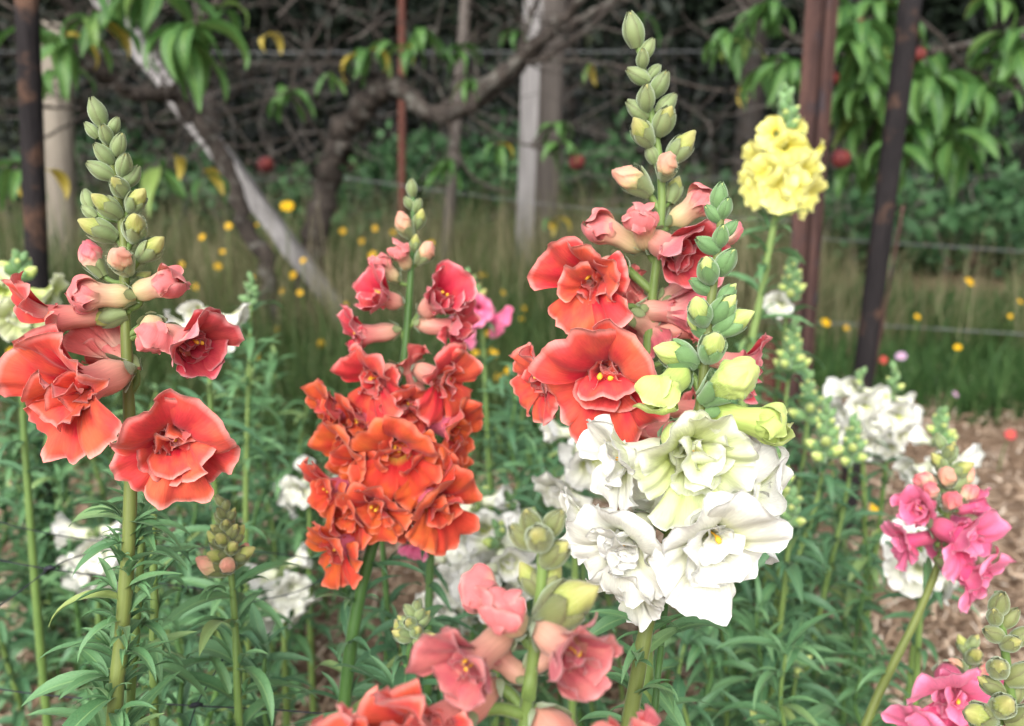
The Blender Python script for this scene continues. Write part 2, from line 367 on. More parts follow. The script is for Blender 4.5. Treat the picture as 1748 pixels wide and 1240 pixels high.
def meadow():
    def xf(r, n): y = 2.65+3.2*r.random(n)**1.2; x = (r.random(n)*2-1)*(.68*y+.3); x = np.where((x > .27*y) & (y > 3.4), x-1.1-1.0*r.random(n), x); return np.c_[x, y, np.full(n, -.02)]
    hf = lambda r, n, b: np.clip(r.normal(.25, .10, n), .05, .55)*np.where(b[:, 0] > .35*b[:, 1], .6, 1)*(1+.45*np.sin(b[:, 0]*5.3)*np.cos(b[:, 1]*4.7+1))
    V, F, B = blades(34000, xf, hf, lambda r, n: r.uniform(.003, .007, n), .45, lambda r, n, b: np.clip(r.normal(.5, .2, n)+.28*np.sin(b[:, 0]*4.1+1)*np.cos(b[:, 1]*3.3), 0, 1), 3)
    tag(mesh_obj('meadow_grass', tri_mesh('meadow_grass', V, F, GRASSM, B)), 'tall half dried meadow grass behind the flower bed', 'grass', kind='stuff')
    V, F, B = blades(5200, xf, lambda r, n, b: np.clip(r.normal(.46, .10, n), .2, .75)*np.where(b[:, 0] > .35*b[:, 1], .8, 1), lambda r, n: r.uniform(.002, .0045, n), .5, lambda r, n, b: np.clip(r.normal(.85, .15, n), .3, 1), 8)
    tag(mesh_obj('dry_grass_stalks', tri_mesh('dry_grass_stalks', V, F, GRASSM, B)), 'thin straw coloured seed stalks standing over the meadow grass', 'grass', kind='stuff')
    def xf2(r, n): y = 2.25+1.5*r.random(n); x = .22*y+r.random(n)*(.45*y); return np.c_[x, y+.12*np.sin(x*9), np.full(n, -.02)]
    V, F, B = blades(11000, xf2, lambda r, n, b: np.clip(r.normal(.11, .04, n), .03, .24), lambda r, n: r.uniform(.004, .009, n), .55, lambda r, n, b: np.clip(r.normal(.45, .25, n), 0, 1), 4)
    tag(mesh_obj('lush_grass', tri_mesh('lush_grass', V, F, LAWNM, B)), 'lush green grass strip beyond the mulch path', 'grass', kind='stuff')
    def xf3(r, n): y = 1.75+1.0*r.random(n); x = (-.6+.85*r.random(n))*y; return np.c_[x, y, np.full(n, -.02)]
    V, F, B = blades(9000, xf3, lambda r, n, b: np.clip(r.normal(.2, .07, n), .05, .42), lambda r, n: r.uniform(.003, .007, n), .6, lambda r, n, b: np.clip(r.normal(.25, .2, n), 0, 1), 5)
    tag(mesh_obj('bed_edge_grass', tri_mesh('bed_edge_grass', V, F, GRASSM, B)), 'green grass along the back edge of the flower bed', 'grass', kind='stuff')
meadow()
def mulch():
    r = np.random.default_rng(11); n = 26000
    y = .45+2.6*r.random(n)**1.4; x = (r.random(n)*2-1)*(.62*y+.15); L = r.uniform(.008, .055, n)*(.6+.5*y/2); w = r.uniform(.0012, .005, n); az = r.uniform(0, np.pi, n)
    z = r.uniform(0, .014, n); tl = r.normal(0, .12, n); dx = np.cos(az); dy = np.sin(az); V = np.zeros((n, 6, 3))
    for j, t in enumerate((-.5, 0, .5)):
        for s, q in ((-1, 0), (1, 1)):
            V[:, 2*j+q, 0] = x+dx*L*t-dy*w*s*.5; V[:, 2*j+q, 1] = y+dy*L*t+dx*w*s*.5
            V[:, 2*j+q, 2] = z+L*t*tl+(.15*L*(.5-abs(t)))+s*w*.25*r.normal(0, 1, n)
    o = (np.arange(n)*6)[:, None]; F = np.vstack([o+np.array([[0, 1, 3, 2]]), o+np.array([[2, 3, 5, 4]])])
    me = tri_mesh('straw_mulch', V.reshape(-1, 3), F, MULCHM, np.repeat(np.clip(r.normal(.5, .25, n), 0, 1), 6))
    tag(mesh_obj('straw_mulch', me), 'pale straw and wood chip mulch on the bed', 'mulch', kind='stuff')
mulch()

def leaf_cloud(n, pts, size, seed, aspect=.45):
    r = np.random.default_rng(seed); d = r.normal(0, 1, (n, 3)); d[:, 2] -= .3; d /= np.linalg.norm(d, axis=1)[:, None]
    s = np.cross(d, r.normal(0, 1, (n, 3))); s /= np.linalg.norm(s, axis=1)[:, None]+1e-9; L = size*r.uniform(.6, 1.4, n)[:, None]
    up = np.cross(d, s)*L*.12
    V = np.stack([pts, pts+d*L*.5+s*L*aspect*.5+up, pts+d*L, pts+d*L*.5-s*L*aspect*.5+up], 1)
    o = (np.arange(n)*4)[:, None]; return V.reshape(-1, 3), np.vstack([o+np.array([[0, 1, 2]]), o+np.array([[0, 2, 3]])])
def clumped(r, n, ctr, rad, k):
    cc = r.normal(0, 1, (k, 3)); cc /= np.linalg.norm(cc, axis=1)[:, None]; cc *= (r.random((k, 1))**.45); w = r.integers(0, k, n)
    return np.array(ctr)+(cc[w]+r.normal(0, .16, (n, 3)))*np.array(rad), (w % 7)/7.0
def evergreen(x, y, h, rad, seed, label, n=6500, size=.11):
    r = np.random.default_rng(seed); t = thing('evergreen_tree', label, 'tree', (x, y, 0), 'dark evergreens beyond the fence')
    pts, cv = clumped(r, n, (0, 0, h*.5), (rad, rad, h*.52), 90); pts[:, 2] = np.abs(pts[:, 2])  # crown carried high above the view to block sky light over the wood
    V, F = leaf_cloud(n, pts, size, seed+1)
    b = np.clip(np.repeat(.15+.5*cv+r.normal(0, .15, n), 4), 0, 1)
    mesh_obj('crown', tri_mesh('crown', V, F, FORESTM, b), t, kind='stuff')
    pp = smooth([(0, 0, -.1), (r.normal(0, .08), 0, h*.4), (r.normal(0, .15), 0, h*.9)], 10)
    mesh_obj('trunk', MB().add(*tube_arrays(pp, np.linspace(.11, .03, 10), 9)).mesh('trunk', BARK_DK), t)
def forest():
    sp = [(-4.6, 6.4), (-3.3, 6.9), (-2.1, 6.2), (-.9, 6.8), (.3, 6.3), (1.5, 6.8), (2.7, 6.2), (3.9, 6.7), (5.2, 6.4),  # outermost front trees stand out of view, kept to block sky light
          (2.0, 5.75), (3.2, 5.55), (4.4, 5.7), (-5.6, 8.6), (-3.8, 8.9), (-1.9, 8.4), (0, 8.8), (1.9, 8.5), (3.9, 8.9), (6.0, 8.6)]
    lab = {(-3.3, 6.9): 'dark evergreen tree behind the tan round timber post', (-2.1, 6.2): 'dark evergreen tree behind the leaning grey split timber', (-.9, 6.8): 'dark evergreen tree behind the thin reddish steel fence post', (.3, 6.3): 'dark evergreen tree behind the pair of timber posts',
           (1.5, 6.8): 'dark evergreen tree behind the slim dark forest trunk', (2.0, 5.75): 'dark evergreen tree close behind the brown star picket', (2.7, 6.2): 'dark evergreen tree behind the black stake near the white clump', (3.2, 5.55): 'dark evergreen tree close behind the pale forest trunk'}
    for i, (x, y) in enumerate(sp):
        evergreen(x, y, 4.6+.5*math.sin(i*2.1), 1.15+.15*math.cos(i), 100+i*3, lab.get((x, y), 'dark evergreen tree of the second row and unseen flanks, screening out sky light'))
forest()
def broad_shrub(px, Y, h, rad, seed, label):
    b = ground_at(px, 560); x = b.x/b.y*Y; r = np.random.default_rng(seed); n = 650
    t = thing('leafy_shrub', label, 'shrub', (x, Y, 0), 'leafy shrubs at the fence foot')
    pts, cv = clumped(r, n, (0, 0, h*.5), (rad, rad, h*.55), 26); pts[:, 2] = np.abs(pts[:, 2])
    V, F = leaf_cloud(n, pts, .075, seed+1, .6); mesh_obj('foliage', tri_mesh('foliage', V, F, SHRUBM, np.clip(np.repeat(cv*.8+r.normal(.1, .15, n), 4), 0, 1)), t, kind='stuff')
    for k in range(5):
        a = k*1.26; mesh_obj('stem', MB().add(*tube_arrays(smooth([(0, 0, -.02), (math.cos(a)*rad*.3, math.sin(a)*rad*.3, h*.4), (math.cos(a)*rad*.7, math.sin(a)*rad*.7, h*.8)], 6), np.linspace(.008, .003, 6), 5)).mesh('stem', STEM_DARK), t)
for i, (px, Y, h, rd) in enumerate([(610, 4.9, .55, .45), (700, 5.2, .7, .5), (800, 4.9, .62, .5), (880, 5.2, .7, .5), (1010, 5.0, .6, .4), (1150, 5.3, .5, .5), (330, 5.2, .6, .5), (180, 5.0, .75, .45), (1600, 5.4, .55, .6), (450, 5.0, .45, .4), (1720, 5.2, 1.0, .5), (1480, 4.6, .45, .5), (1380, 4.7, .5, .5), (1640, 4.4, .4, .5), (1780, 4.4, .5, .5)]):
    broad_shrub(px, Y, h, rd, 400+i*5, 'low broad leaved shrub growing at the foot of the fence')

def tangle():
    r = random.Random(77); mb = MB()
    for i in range(330):
        y = r.uniform(4.1, 5.6); x = r.uniform(-.62, .62)*y; z = r.uniform(.0, 1.3); az = r.uniform(0, 6.28); e = r.uniform(-.1, 1.3); L = r.uniform(.3, 1.1); d = Vector((math.cos(az)*math.cos(e), math.sin(az)*math.cos(e)*.5, math.sin(e))); a = Vector((x, y, z if e < .8 else 0)); k = Vector((r.gauss(0, .06), r.gauss(0, .06), r.gauss(0, .06)))
        mb.add(*tube_arrays(smooth([a, a+d*L*.4+k, a+d*L*.7-k*.5, a+d*L], 7), np.linspace(r.uniform(.002, .006), .0012, 7), 4))
    tag(mesh_obj('dead_twigs', mb.mesh('dead_twigs', TIMBER_DK)), 'tangle of bare grey dead twigs in front of the dark evergreens', 'twigs', kind='stuff')
tangle()

# ------------------------------------------------------------------ stakes, posts, wires
def ground_below(p): return Vector((p.x, p.y, -.05))
def stake(name, label, cat, top, bot, w, mat, sides=4, group=None, to_ground=True):
    top = Vector(top); bot = Vector(bot)
    if to_ground:
        d = bot-top; bot = top+d*((top.z+.06)/(-d.z))
    b = Vector((bot.x, bot.y, 0)); t = thing(name, label, cat, b, group); n = 12
    pts = [(top.lerp(bot, i/(n-1))-b) for i in range(n)]
    if sides == 4:
        V, F, A = box_arrays(pts[-1], pts[0], w, w*.8, nseg=8, jit=w*.02, rng=rng)
        mesh_obj('shaft', MB().add(V, F).mesh('shaft', mat, True), t)
    else:
        V, F, A = tube_arrays(pts, w/2, sides); mesh_obj('shaft', MB().add(V, F, A).mesh('shaft', mat), t)
    return t, pts
def picket(name, label, top, bot, w, mat):                      # steel Y-section picket
    top = Vector(top); bot = Vector(bot); d = bot-top; bot = top+d*((top.z+.06)/(-d.z)); b = Vector((bot.x, bot.y, 0)); t = thing(name, label, 'stake', b)
    ax = (bot-top).normalized(); s = ax.cross(Vector((0, 1, 0))).normalized(); f = s.cross(ax)
    for nm, dirn, ww in (('web', -f, w*.8), ('flange', s*.85+f*.35, w*.72), ('flange', -s*.85+f*.35, w*.72)):
        dirn = dirn.normalized(); th = ax.cross(dirn).normalized()*w*.11; V = []
        for q in (top-b, bot-b):
            for e in (0, ww):
                V += [q+dirn*e-th, q+dirn*e+th]
        F = [(0, 1, 3, 2), (4, 6, 7, 5), (0, 2, 6, 4), (1, 5, 7, 3), (2, 3, 7, 6), (0, 4, 5, 1)]
        mesh_obj(nm, MB().add(np.array(V), F).mesh(nm, mat, True), t)
    return t
stake('garden_stake', 'black steel garden stake beside the coral snapdragon with long bud spike', 'stake', at(43, -60, 1.25), at(64, 470, 1.25), .0300, BLACKM, 10)
stake('garden_stake', 'black steel garden stake behind the white snapdragon clump', 'stake', at(1562, -60, 1.5), at(1474, 640, 1.5), .036, BLACKM, 10)
picket('star_picket', 'brown rusted star picket beside the yellow snapdragon', at(1410, -60, 1.62), at(1366, 600, 1.62), .040, RUSTM)
picket('star_picket', 'short rusty star picket behind the white spike', at(1326, 585, 1.15), at(1316, 780, 1.15), .022, RUST2)
stake('fence_post', 'thin reddish steel fence post behind the bent bough', 'post', at(686, -60, 4.3), at(686, 290, 4.3), .034, RUST2, 8)
stake('timber_post', 'pale split timber post standing against the thicker round one', 'post', at(913, -60, 3.9), at(892, 480, 3.9), .075, TIMBER)
stake('timber_post', 'thick dull round timber post behind the split one', 'post', at(945, -60, 4.15), at(926, 470, 4.15), .125, TIMBER_DK, 12)
stake('timber_post', 'tan round timber post behind the black stake', 'post', at(96, 40, 3.9), at(104, 340, 3.9), .12, TIMBER_TAN, 12)
stake('timber_post', 'thin grey stick propped up behind the curved bough', 'post', at(800, -60, 3.6), at(782, 170, 3.6), .045, TIMBER_DK, 7)
stake('rusty_rod', 'thin orange rusty rod leaning behind the black stake', 'rod', at(1542, 350, 1.9), at(1512, 520, 1.9), .007, RUSTM, 6)
def brace():
    p0 = at(130, -60, 3.35); p1 = at(590, 545, 3.0); p1.z = max(p1.z, .0); b = Vector((p1.x, p1.y, 0)); t = thing('timber_brace', 'long weathered grey split timber leaning down to the trunk', 'timber', b)
    q = p0.lerp(p1, .36)
    for a, c, w, off in ((p0, q, .055, .0), (p0.lerp(p1, .1), p0.lerp(p1, .42), .035, .03), (q, p1, .055, .0)):
        V, F, A = box_arrays(a-b, c-b+Vector((0, off, 0)), w, .05, nseg=10, jit=.004, rng=rng); mesh_obj('split_rail', MB().add(V, F).mesh('split_rail', TIMBER, True), t)
brace()
def wire_fence():
    Y = 5.05; t = thing('wire_fence', 'dark hexagonal wire netting fence in front of the evergreens', 'fence', (0, Y, 0)); mb = MB(); s = .07; r3 = math.sqrt(3)
    V = []; E = []
    for j in range(17):
        for i in range(96):
            cx = (i-48)*s*r3*.5*1.2; cz = .03+j*s*1.0+(s*.5 if i % 2 else 0)
            V.append((cx, cz)); 
    def seg(a, b):
        a = np.array([a[0], 0, a[1]]); b = np.array([b[0], 0, b[1]]); d = b-a; n = np.array([-d[2], 0, d[0]]); n = n/np.linalg.norm(n)*.0008; y = np.array([0, .0012, 0])
        return [a-n, a+n, b+n, b-n, a+y, b+y]
    vs = []; fs = []
    for j in range(16):
        for i in range(95):
            a = V[j*96+i]
            for q in ((V[j*96+i+1]), (V[(j+1 if i % 2 == 0 else j)*96+i+1] if False else V[min(16, j+1)*96+i])):
                k = len(vs); vs += seg(a, q); fs += [(k, k+1, k+2, k+3), (k, k+3, k+5, k+4), (k+1, k+4, k+5, k+2)]
    o = mesh_obj('netting', MB().add(np.array(vs), fs).mesh('netting', WIRE_DK, True), t, kind='stuff')
    for z in (.06, .45, 1.12):
        mesh_obj('straining_wire', MB().add(*tube_arrays(smooth([(-5, -.004, z), (-2, -.004, z-.02), (1, -.004, z-.015), (5, -.004, z)], 20), .0022, 5)).mesh('straining_wire', WIREM), t)
    for x in (-3.6, 3.4):
        mesh_obj('post', MB().add(*tube_arrays([(x, .03, -.05), (x, .03, .7), (x, .03, 1.4)], .03, 8)).mesh('post', RUSTM), t)
wire_fence()
def strand(name, label, pts, r, mat, cat='wire'):
    b = Vector((pts[0].x, pts[0].y, 0)); pp = smooth([p-b for p in pts], 40); o = mesh_obj(name, MB().add(*tube_arrays(pp, r, 5)).mesh(name, mat)); o.location = b; return tag(o, label, cat)
strand('trellis_wire', 'thin grey wire strung low beyond the lush grass', [at(1300, 548, 2.75), at(1500, 556, 2.7), at(1900, 580, 2.6)], .0022, WIREM)
strand('trellis_wire', 'thin grey wire strung behind the yellow snapdragon', [at(1350, 405, 3.2), at(1600, 420, 3.2), at(1900, 440, 3.1)], .002, WIREM)
strand('trellis_wire', 'fine grey wire across the grass behind the split post', [at(560, 300, 4.0), at(900, 345, 3.8), at(1080, 362, 3.7), at(1400, 380, 3.5)], .002, WIREM)

# ------------------------------------------------------------------ leaves
def leaf_mesh(name, mat, hw=.11, e0=55, e1=-25, fold=.35, seed=0, nu=5, nv=10, wave=.02, peak=.42, twist=0):
    r = random.Random(seed); u = np.linspace(-1, 1, nu); v = np.linspace(0, 1, nv); V = []; A = []
    y = z = 0.0; pv = 0; ph = r.random()*6
    for j, t in enumerate(v):
        e = math.radians(e0+(e1-e0)*t)
        if j: y += math.cos(e)/(nv-1); z += math.sin(e)/(nv-1)
        w = hw*max(0.0, (math.sin(math.pi*min(1, (t*.94+.06))**(math.log(.5)/math.log(peak))))**.85)
        if j == nv-1: w = hw*.02
        tw = twist*t
        for uu in u:
            ln = fold*abs(uu)*w+wave*math.sin(ph+t*9+uu*1.5)*abs(uu)*hw*3
            lx = uu*w*(1-.15*fold); x_ = lx*math.cos(tw)-ln*math.sin(tw); l2 = lx*math.sin(tw)+ln*math.cos(tw)
            V.append((x_+.04*math.sin(ph)*t*t, y-math.sin(e)*l2, z+math.cos(e)*l2)); A.append((uu, t, 0))
    return MB().add(np.array(V), grid_faces(nu, nv), np.array(A)).mesh(name, mat)
SNAPLEAF = {m: [leaf_mesh('leaf', mm, hw, e0, e1, fo, i, twist=tw) for i, (hw, e0, e1, fo, tw) in enumerate([(.085, 50, -25, .4, .3), (.10, 40, -45, .5, -.3), (.075, 60, 5, .3, .1), (.09, 35, -15, .45, -.5), (.115, 20, -45, .35, .4), (.085, 55, -60, .5, -.2), (.095, 65, -5, .4, .2)])]
            for m, mm in (('g', LEAFM), ('d', LEAF_DK))}
PLEAF = [leaf_mesh('leaf', PEACHLEAF, hw, e0, e1, fo, 40+i, 5, 12, .05, .45, tw) for i, (hw, e0, e1, fo, tw) in enumerate([(.12, 10, -95, .4, .4), (.15, -20, -85, .4, -.4), (.13, 30, -110, .45, .2), (.12, -40, -80, .35, .6), (.14, 0, -70, .5, -.6)])]
PLEAF_Y = [leaf_mesh('leaf', PEACHLEAF_Y, .14, 20, -120, .5, 60, 5, 12, .05, .45, .2)]
def place(o_name, me, parent, base, loc, az, scale, tilt=0, roll=0):
    m = Matrix.Translation(Vector(loc)-base) @ Matrix.Rotation(az, 4, 'Z') @ Matrix.Rotation(tilt, 4, 'X') @ Matrix.Rotation(roll, 4, 'Y') @ Matrix.Diagonal((scale, scale, scale, 1))
    return mesh_obj(o_name, me, parent, m)

# ------------------------------------------------------------------ snapdragon blooms (local +Y = facing, +Z = up, width about 1.15)
def petal_arrays(L, W0, fan, th0, th1, cup, ruf, waves, seed, r0=.16, y0=.55, nu=13, nv=11, thick=.006, corner=.22, notch=0.0, skew=0.0, back=0.0):
    # a fan-shaped petal: spreads by +-fan degrees from a narrow base W0, bends from th0 to th1, edge ruffled
    r = random.Random(seed); ph = [r.random()*6.28 for _ in range(12)]
    u = np.linspace(-1, 1, nu); v = np.linspace(0, 1, nv)**.9; U, Vv = np.meshgrid(u, v); fm = math.radians(fan)
    R = L*(1-corner*np.abs(u)**4-notch*np.exp(-((u-.1*math.sin(ph[9]))/.13)**2)+.028*np.sin(5.1*u+ph[0])+.016*np.sin(13*u+ph[1])+.008*np.sin(29*u+ph[8])+skew*u)
    rr = Vv*R[None, :]; phi = U*fm
    X = rr*np.sin(phi)+W0*U*(1-Vv**1.5*.6); S = rr*np.cos(phi*.85)
    vv = np.linspace(0, 1.3, 40); th = np.radians(th0+(th1-th0)*np.minimum(1, vv)**1.0)
    cy = np.r_[0, np.cumsum(.5*(np.cos(th[1:])+np.cos(th[:-1]))*np.diff(vv))]; cz = np.r_[0, np.cumsum(.5*(np.sin(th[1:])+np.sin(th[:-1]))*np.diff(vv))]
    q = np.clip(S/L, 0, 1.3); Y = y0+L*np.interp(q, vv, cy); Z = r0+L*np.interp(q, vv, cz); TH = np.interp(q, vv, th); ny = -np.sin(TH); nz = np.cos(TH)
    w1 = L*math.sin(fm)
    cb = (1-Vv)**1.5*(W0/(2*r0+.02))*W0+Vv**1.2*cup*w1*.5
    disp = -cb*U**2
    e = Vv**2.4
    disp = disp+ruf*L*e*(.55*np.sin(waves*np.pi*U+ph[2]+1.2*Vv)+.38*np.sin(waves*2.2*np.pi*U+ph[3]+2.5*Vv)+.22*np.sin(waves*4.3*np.pi*U+ph[7])*Vv**3)
    disp = disp+.07*L*Vv*np.sin(1.6*U+3.2*Vv+ph[4])                      # slow warp of the blade
    disp = disp+.035*L*np.sin(math.pi*np.clip(Vv*1.1, 0, 1))*np.cos(3.1*np.pi*U+ph[5])*.5
    roll = np.clip((Vv-.78)/.22, 0, 1)**2; disp = disp+roll*L*(back+.07*np.sin(2.1*np.pi*U+ph[6]))   # lip of the edge curls back
    Y = Y+disp*ny; Z = Z+disp*nz
    G = np.stack([X, Y, Z], -1)
    du = np.gradient(G, axis=1); dv = np.gradient(G, axis=0); N = np.cross(du, dv); N /= np.linalg.norm(N, axis=2)[..., None]+1e-12
    sgn = 1.0 if (N[..., 1]*ny+N[..., 2]*nz).mean() > 0 else -1.0; N = N*sgn
    tk = thick*(1-.6*Vv)[..., None]
    fr = (G-N*tk*.5).reshape(-1, 3); bk = (G+N*tk*.5).reshape(-1, 3)
    A = np.c_[U.ravel(), Vv.ravel(), np.zeros(nu*nv)]; A2 = A.copy(); A2[:, 2] = 1
    F = grid_faces(nu, nv, 0, sgn > 0)+grid_faces(nu, nv, nu*nv, sgn < 0)
    o = nu*nv
    edge = [k*nu for k in range(nv)]+[(nv-1)*nu+k for k in range(1, nu)]+[k*nu+nu-1 for k in range(nv-2, -1, -1)]
    for a, b in zip(edge[:-1], edge[1:]): F.append((a, b, b+o, a+o))
    return np.vstack([fr, bk]), F, np.vstack([A, A2])
def rotY(V, a):
    c, s = math.cos(a), math.sin(a); X = V[:, 0]*c+V[:, 2]*s; Z = -V[:, 0]*s+V[:, 2]*c; return np.c_[X, V[:, 1], Z]
#            L    W0   W1   th0 th1 cup  ruf freq r0  y0
#                        L    W0  fan th0 th1  cup  ruffle waves r0  y0
PSPEC = {('upper', 'open'): (.60, .12, 50, 10, 88, .10, .13, 1.4, .12, .46), ('lower', 'open'): (.57, .08, 40, 36, 102, -.10, .12, 1.3, .13, .48),
         ('inner', 'open'): (.36, .05, 52, -4, 54, .45, .22, 1.4, .06, .44), ('core', 'open'): (.27, .03, 55, -10, 24, .6, .28, 1.3, .03, .45),
         ('upper', 'half'): (.58, .15, 46, 8, 56, .35, .08, 1.3, .15, .44), ('lower', 'half'): (.44, .12, 44, 26, 22, .55, .06, 1.2, .16, .46),
         ('upper', 'shut'): (.46, .16, 36, 26, -92, .62, .05, 1.3, .16, .46), ('lower', 'shut'): (.42, .14, 36, 34, -78, .62, .05, 1.3, .17, .47), ('inner', 'shut'): (.2, .05, 40, 0, 0, .4, .1, 1.5, .04, .44), ('core', 'shut'): (.2, .05, 40, 0, 0, .4, .1, 1.5, .04, .44),
         ('inner', 'half'): (.28, .05, 48, -6, 40, .5, .16, 1.4, .06, .46), ('core', 'half'): (.22, .03, 50, -10, 20, .6, .2, 1.3, .03, .46)}
_cache = {}
def petal_mesh(kind, opn, pal, var, lo=False):
    key = ('p', kind, opn, pal, var, lo)
    if key not in _cache:
        s = PSPEC[(kind, opn)]; r = random.Random(hash((kind, opn, var)) % 9999 if False else var*31+len(kind)*7+len(opn)*3)
        j = lambda x, a=.14: x*(1+r.uniform(-a, a))
        nu, nv = (13, 9) if lo else ((23, 17) if kind in ('upper', 'lower') else (17, 13))
        V, F, A = petal_arrays(j(s[0], .1), s[1], j(s[2], .12), s[3]+r.uniform(-6, 6), s[4]+r.uniform(-14, 14), s[5]+r.uniform(-.12, .12), j(s[6], .35)*{'white': .72, 'lime': .78, 'pink': .7, 'yellow': .7, 'orange': .8, 'coral': 1.15}.get(pal, 1), j(s[7], .25), var*13+len(kind), s[8], s[9], nu, nv,
                               corner=r.uniform(.14, .28), notch=r.choice((0, 0, .06, .10)) if kind != 'lower' else r.choice((0, .04)), skew=r.uniform(-.08, .08), back=r.uniform(.0, .10) if opn == 'open' else .0)
        _cache[key] = MB().add(V, F, A).mesh(kind+'_petal', PETAL[pal])
    return _cache[key]
def tube_prof(t): return .075+.095*t+.045*math.sin(math.pi*min(1, t*1.6))*(1 if t < .62 else .0)+.02*t*t
def tube_mesh(pal, lo=False, ln=.56):
    key = ('t', pal, lo, ln)
    if key not in _cache:
        ns, nv = (10, 6) if lo else (18, 10); V = []; A = []
        for j in range(nv):
            t = j/(nv-1)
            for i in range(ns):
                a = 2*math.pi*i/ns; rr = tube_prof(t)*(1+.05*math.cos(5*a)); V.append((rr*math.cos(a)*1.05, t*ln, rr*math.sin(a)*(1.0 if math.sin(a) > 0 else 1.12))); A.append((i/ns*2-1, t, 0))
        F = grid_faces(ns, nv, wrap=True, flip=True)+[tuple(range(ns))]
        _cache[key] = MB().add(np.array(V), F, np.array(A)).mesh('floret', TUBEM[pal])
    return _cache[key]
def floret_sepal(mat):
    key = ('fs', mat.name)
    if key not in _cache:
        nu, nv = 5, 6; V = []; A = []
        for j in range(nv):
            t = j/(nv-1); w = .55*math.sin(math.pi*(.15+.85*t))**.8*(1 if j < nv-1 else .02)
            for i in range(nu):
                uu = i/(nu-1)*2-1; ph = uu*w; rr = tube_prof(t*.3)+.016+.05*t*t
                V.append((rr*math.sin(ph), -.02+t*.20, rr*math.cos(ph))); A.append((uu, t, 0))
        _cache[key] = MB().add(np.array(V), grid_faces(nu, nv), np.array(A)).mesh('sepal', mat)
    return _cache[key]
def stamen_mesh():
    if 'st' not in _cache:
        mb = MB()
        pts = [(-.02, .45, .03), (-.03, .58, .06), (-.02, .66, .05)]
        pp = smooth(pts, 8); mb.add(*tube_arrays(pp, np.r_[np.full(5, .010), .02, .026, .018], 6)); _cache['st'] = mb.mesh('stamen', STAMEN)
    return _cache['st']
def frame(pos, f, up=Vector((0, 0, 1)), roll=0.0, s=1.0):
    f = Vector(f).normalized(); x = f.cross(up)
    if x.length < 1e-4: x = Vector((1, 0, 0))
    x.normalize(); z = x.cross(f).normalized()
    M = Matrix((x, f, z)).transposed().to_4x4() @ Matrix.Rotation(roll, 4, 'Y')
    return Matrix.Translation(pos) @ M @ Matrix.Diagonal((s, s, s, 1))
AZ_UP = (-38, 38); AZ_LO = (180, 118, -118)
def floret(plant, M, pal, opn, r, base, lo=False, ninner=6, sep=SEPAL, stem_pt=None, single=False, ln=.56):
    Ml = Matrix.Translation(-base) @ M
    if lo:
        var = r.randrange(4); key = ('lofl', pal, opn, var, single)
        if key not in _cache:
            mb = MB(); rr = random.Random(var*7+3); mats = [TUBEM[pal], PETAL[pal], SEPAL]
            def cp(me, ang, m):
                V = np.empty(len(me.vertices)*3); me.vertices.foreach_get('co', V); A = np.zeros((len(me.vertices), 3))
                for k, an in enumerate(('pu', 'pv', 'ps')):
                    q = np.empty(len(me.vertices)); me.attributes[an].data.foreach_get('value', q); A[:, k] = q
                mb.add(rotY(V.reshape(-1, 3), ang), [tuple(p.vertices) for p in me.polygons], A, m)
            cp(tube_mesh(pal, True), 0, 0)
            for a in AZ_UP: cp(petal_mesh('upper', opn, pal, rr.randrange(5), True), math.radians(a+rr.uniform(-8, 8)), 1)
            for a in AZ_LO: cp(petal_mesh('lower', opn, pal, rr.randrange(5), True), math.radians(a+rr.uniform(-8, 8)), 1)
            for a in range(0 if single else 3): cp(petal_mesh('inner', opn, pal, rr.randrange(6), True), rr.uniform(0, 6.28), 1)
            for a in range(5): cp(floret_sepal(SEPAL), a*1.2566, 2)
            _cache[key] = mb.mesh('floret', mats)
        return mesh_obj('floret', _cache[key], plant, Ml)
    o = mesh_obj('floret', tube_mesh(pal, ln=ln), plant, Ml); ex = ln-.56
    def sub(nm, me, ang, dy=0, s=1.0, tx=0): mesh_obj(nm, me, o, Matrix.Translation((0, dy+(ex if nm != 'sepal' else 0), 0)) @ Matrix.Rotation(math.radians(ang), 4, 'Y') @ Matrix.Rotation(tx, 4, 'X') @ Matrix.Diagonal((s, s, s, 1)))
    for a in AZ_UP: sub('upper_petal', petal_mesh('upper', opn, pal, r.randrange(8)), a+r.uniform(-9, 9), 0, r.uniform(.92, 1.06))
    for a, sc_ in ((180, 1.0), (120, .9), (-120, .9)) if r.random() < .5 or opn != 'open' else ((148, 1.02), (212, 1.02), (r.choice((92, -92)), .8)): sub('lower_petal', petal_mesh('lower', opn, pal, r.randrange(8)), a+r.uniform(-9, 9), 0, sc_*r.uniform(.92, 1.08))
    a0 = r.uniform(0, 360)
    for k in range(ninner): sub('inner_petal', petal_mesh('inner', opn, pal, r.randrange(12)), a0+k*360/max(1, ninner)+r.uniform(-28, 28), r.uniform(-.06, .05), r.uniform(.65, 1.15), r.uniform(-.25, .2))
    for k in range(ninner*2//3): sub('inner_petal', petal_mesh('core', opn, pal, r.randrange(12)), a0+40+k*540/max(1, ninner)+r.uniform(-25, 25), r.uniform(-.05, .03), r.uniform(.7, 1.1), r.uniform(-.3, .25))
    for k in range(0 if opn == 'shut' else 2): sub('stamen', stamen_mesh(), k*70-30+r.uniform(-20, 20), r.uniform(-.03, .04))
    for k in range(5): sub('sepal', floret_sepal(sep), k*72)
    if stem_pt is not None: pedicel(o, M, stem_pt, .06)
    return o
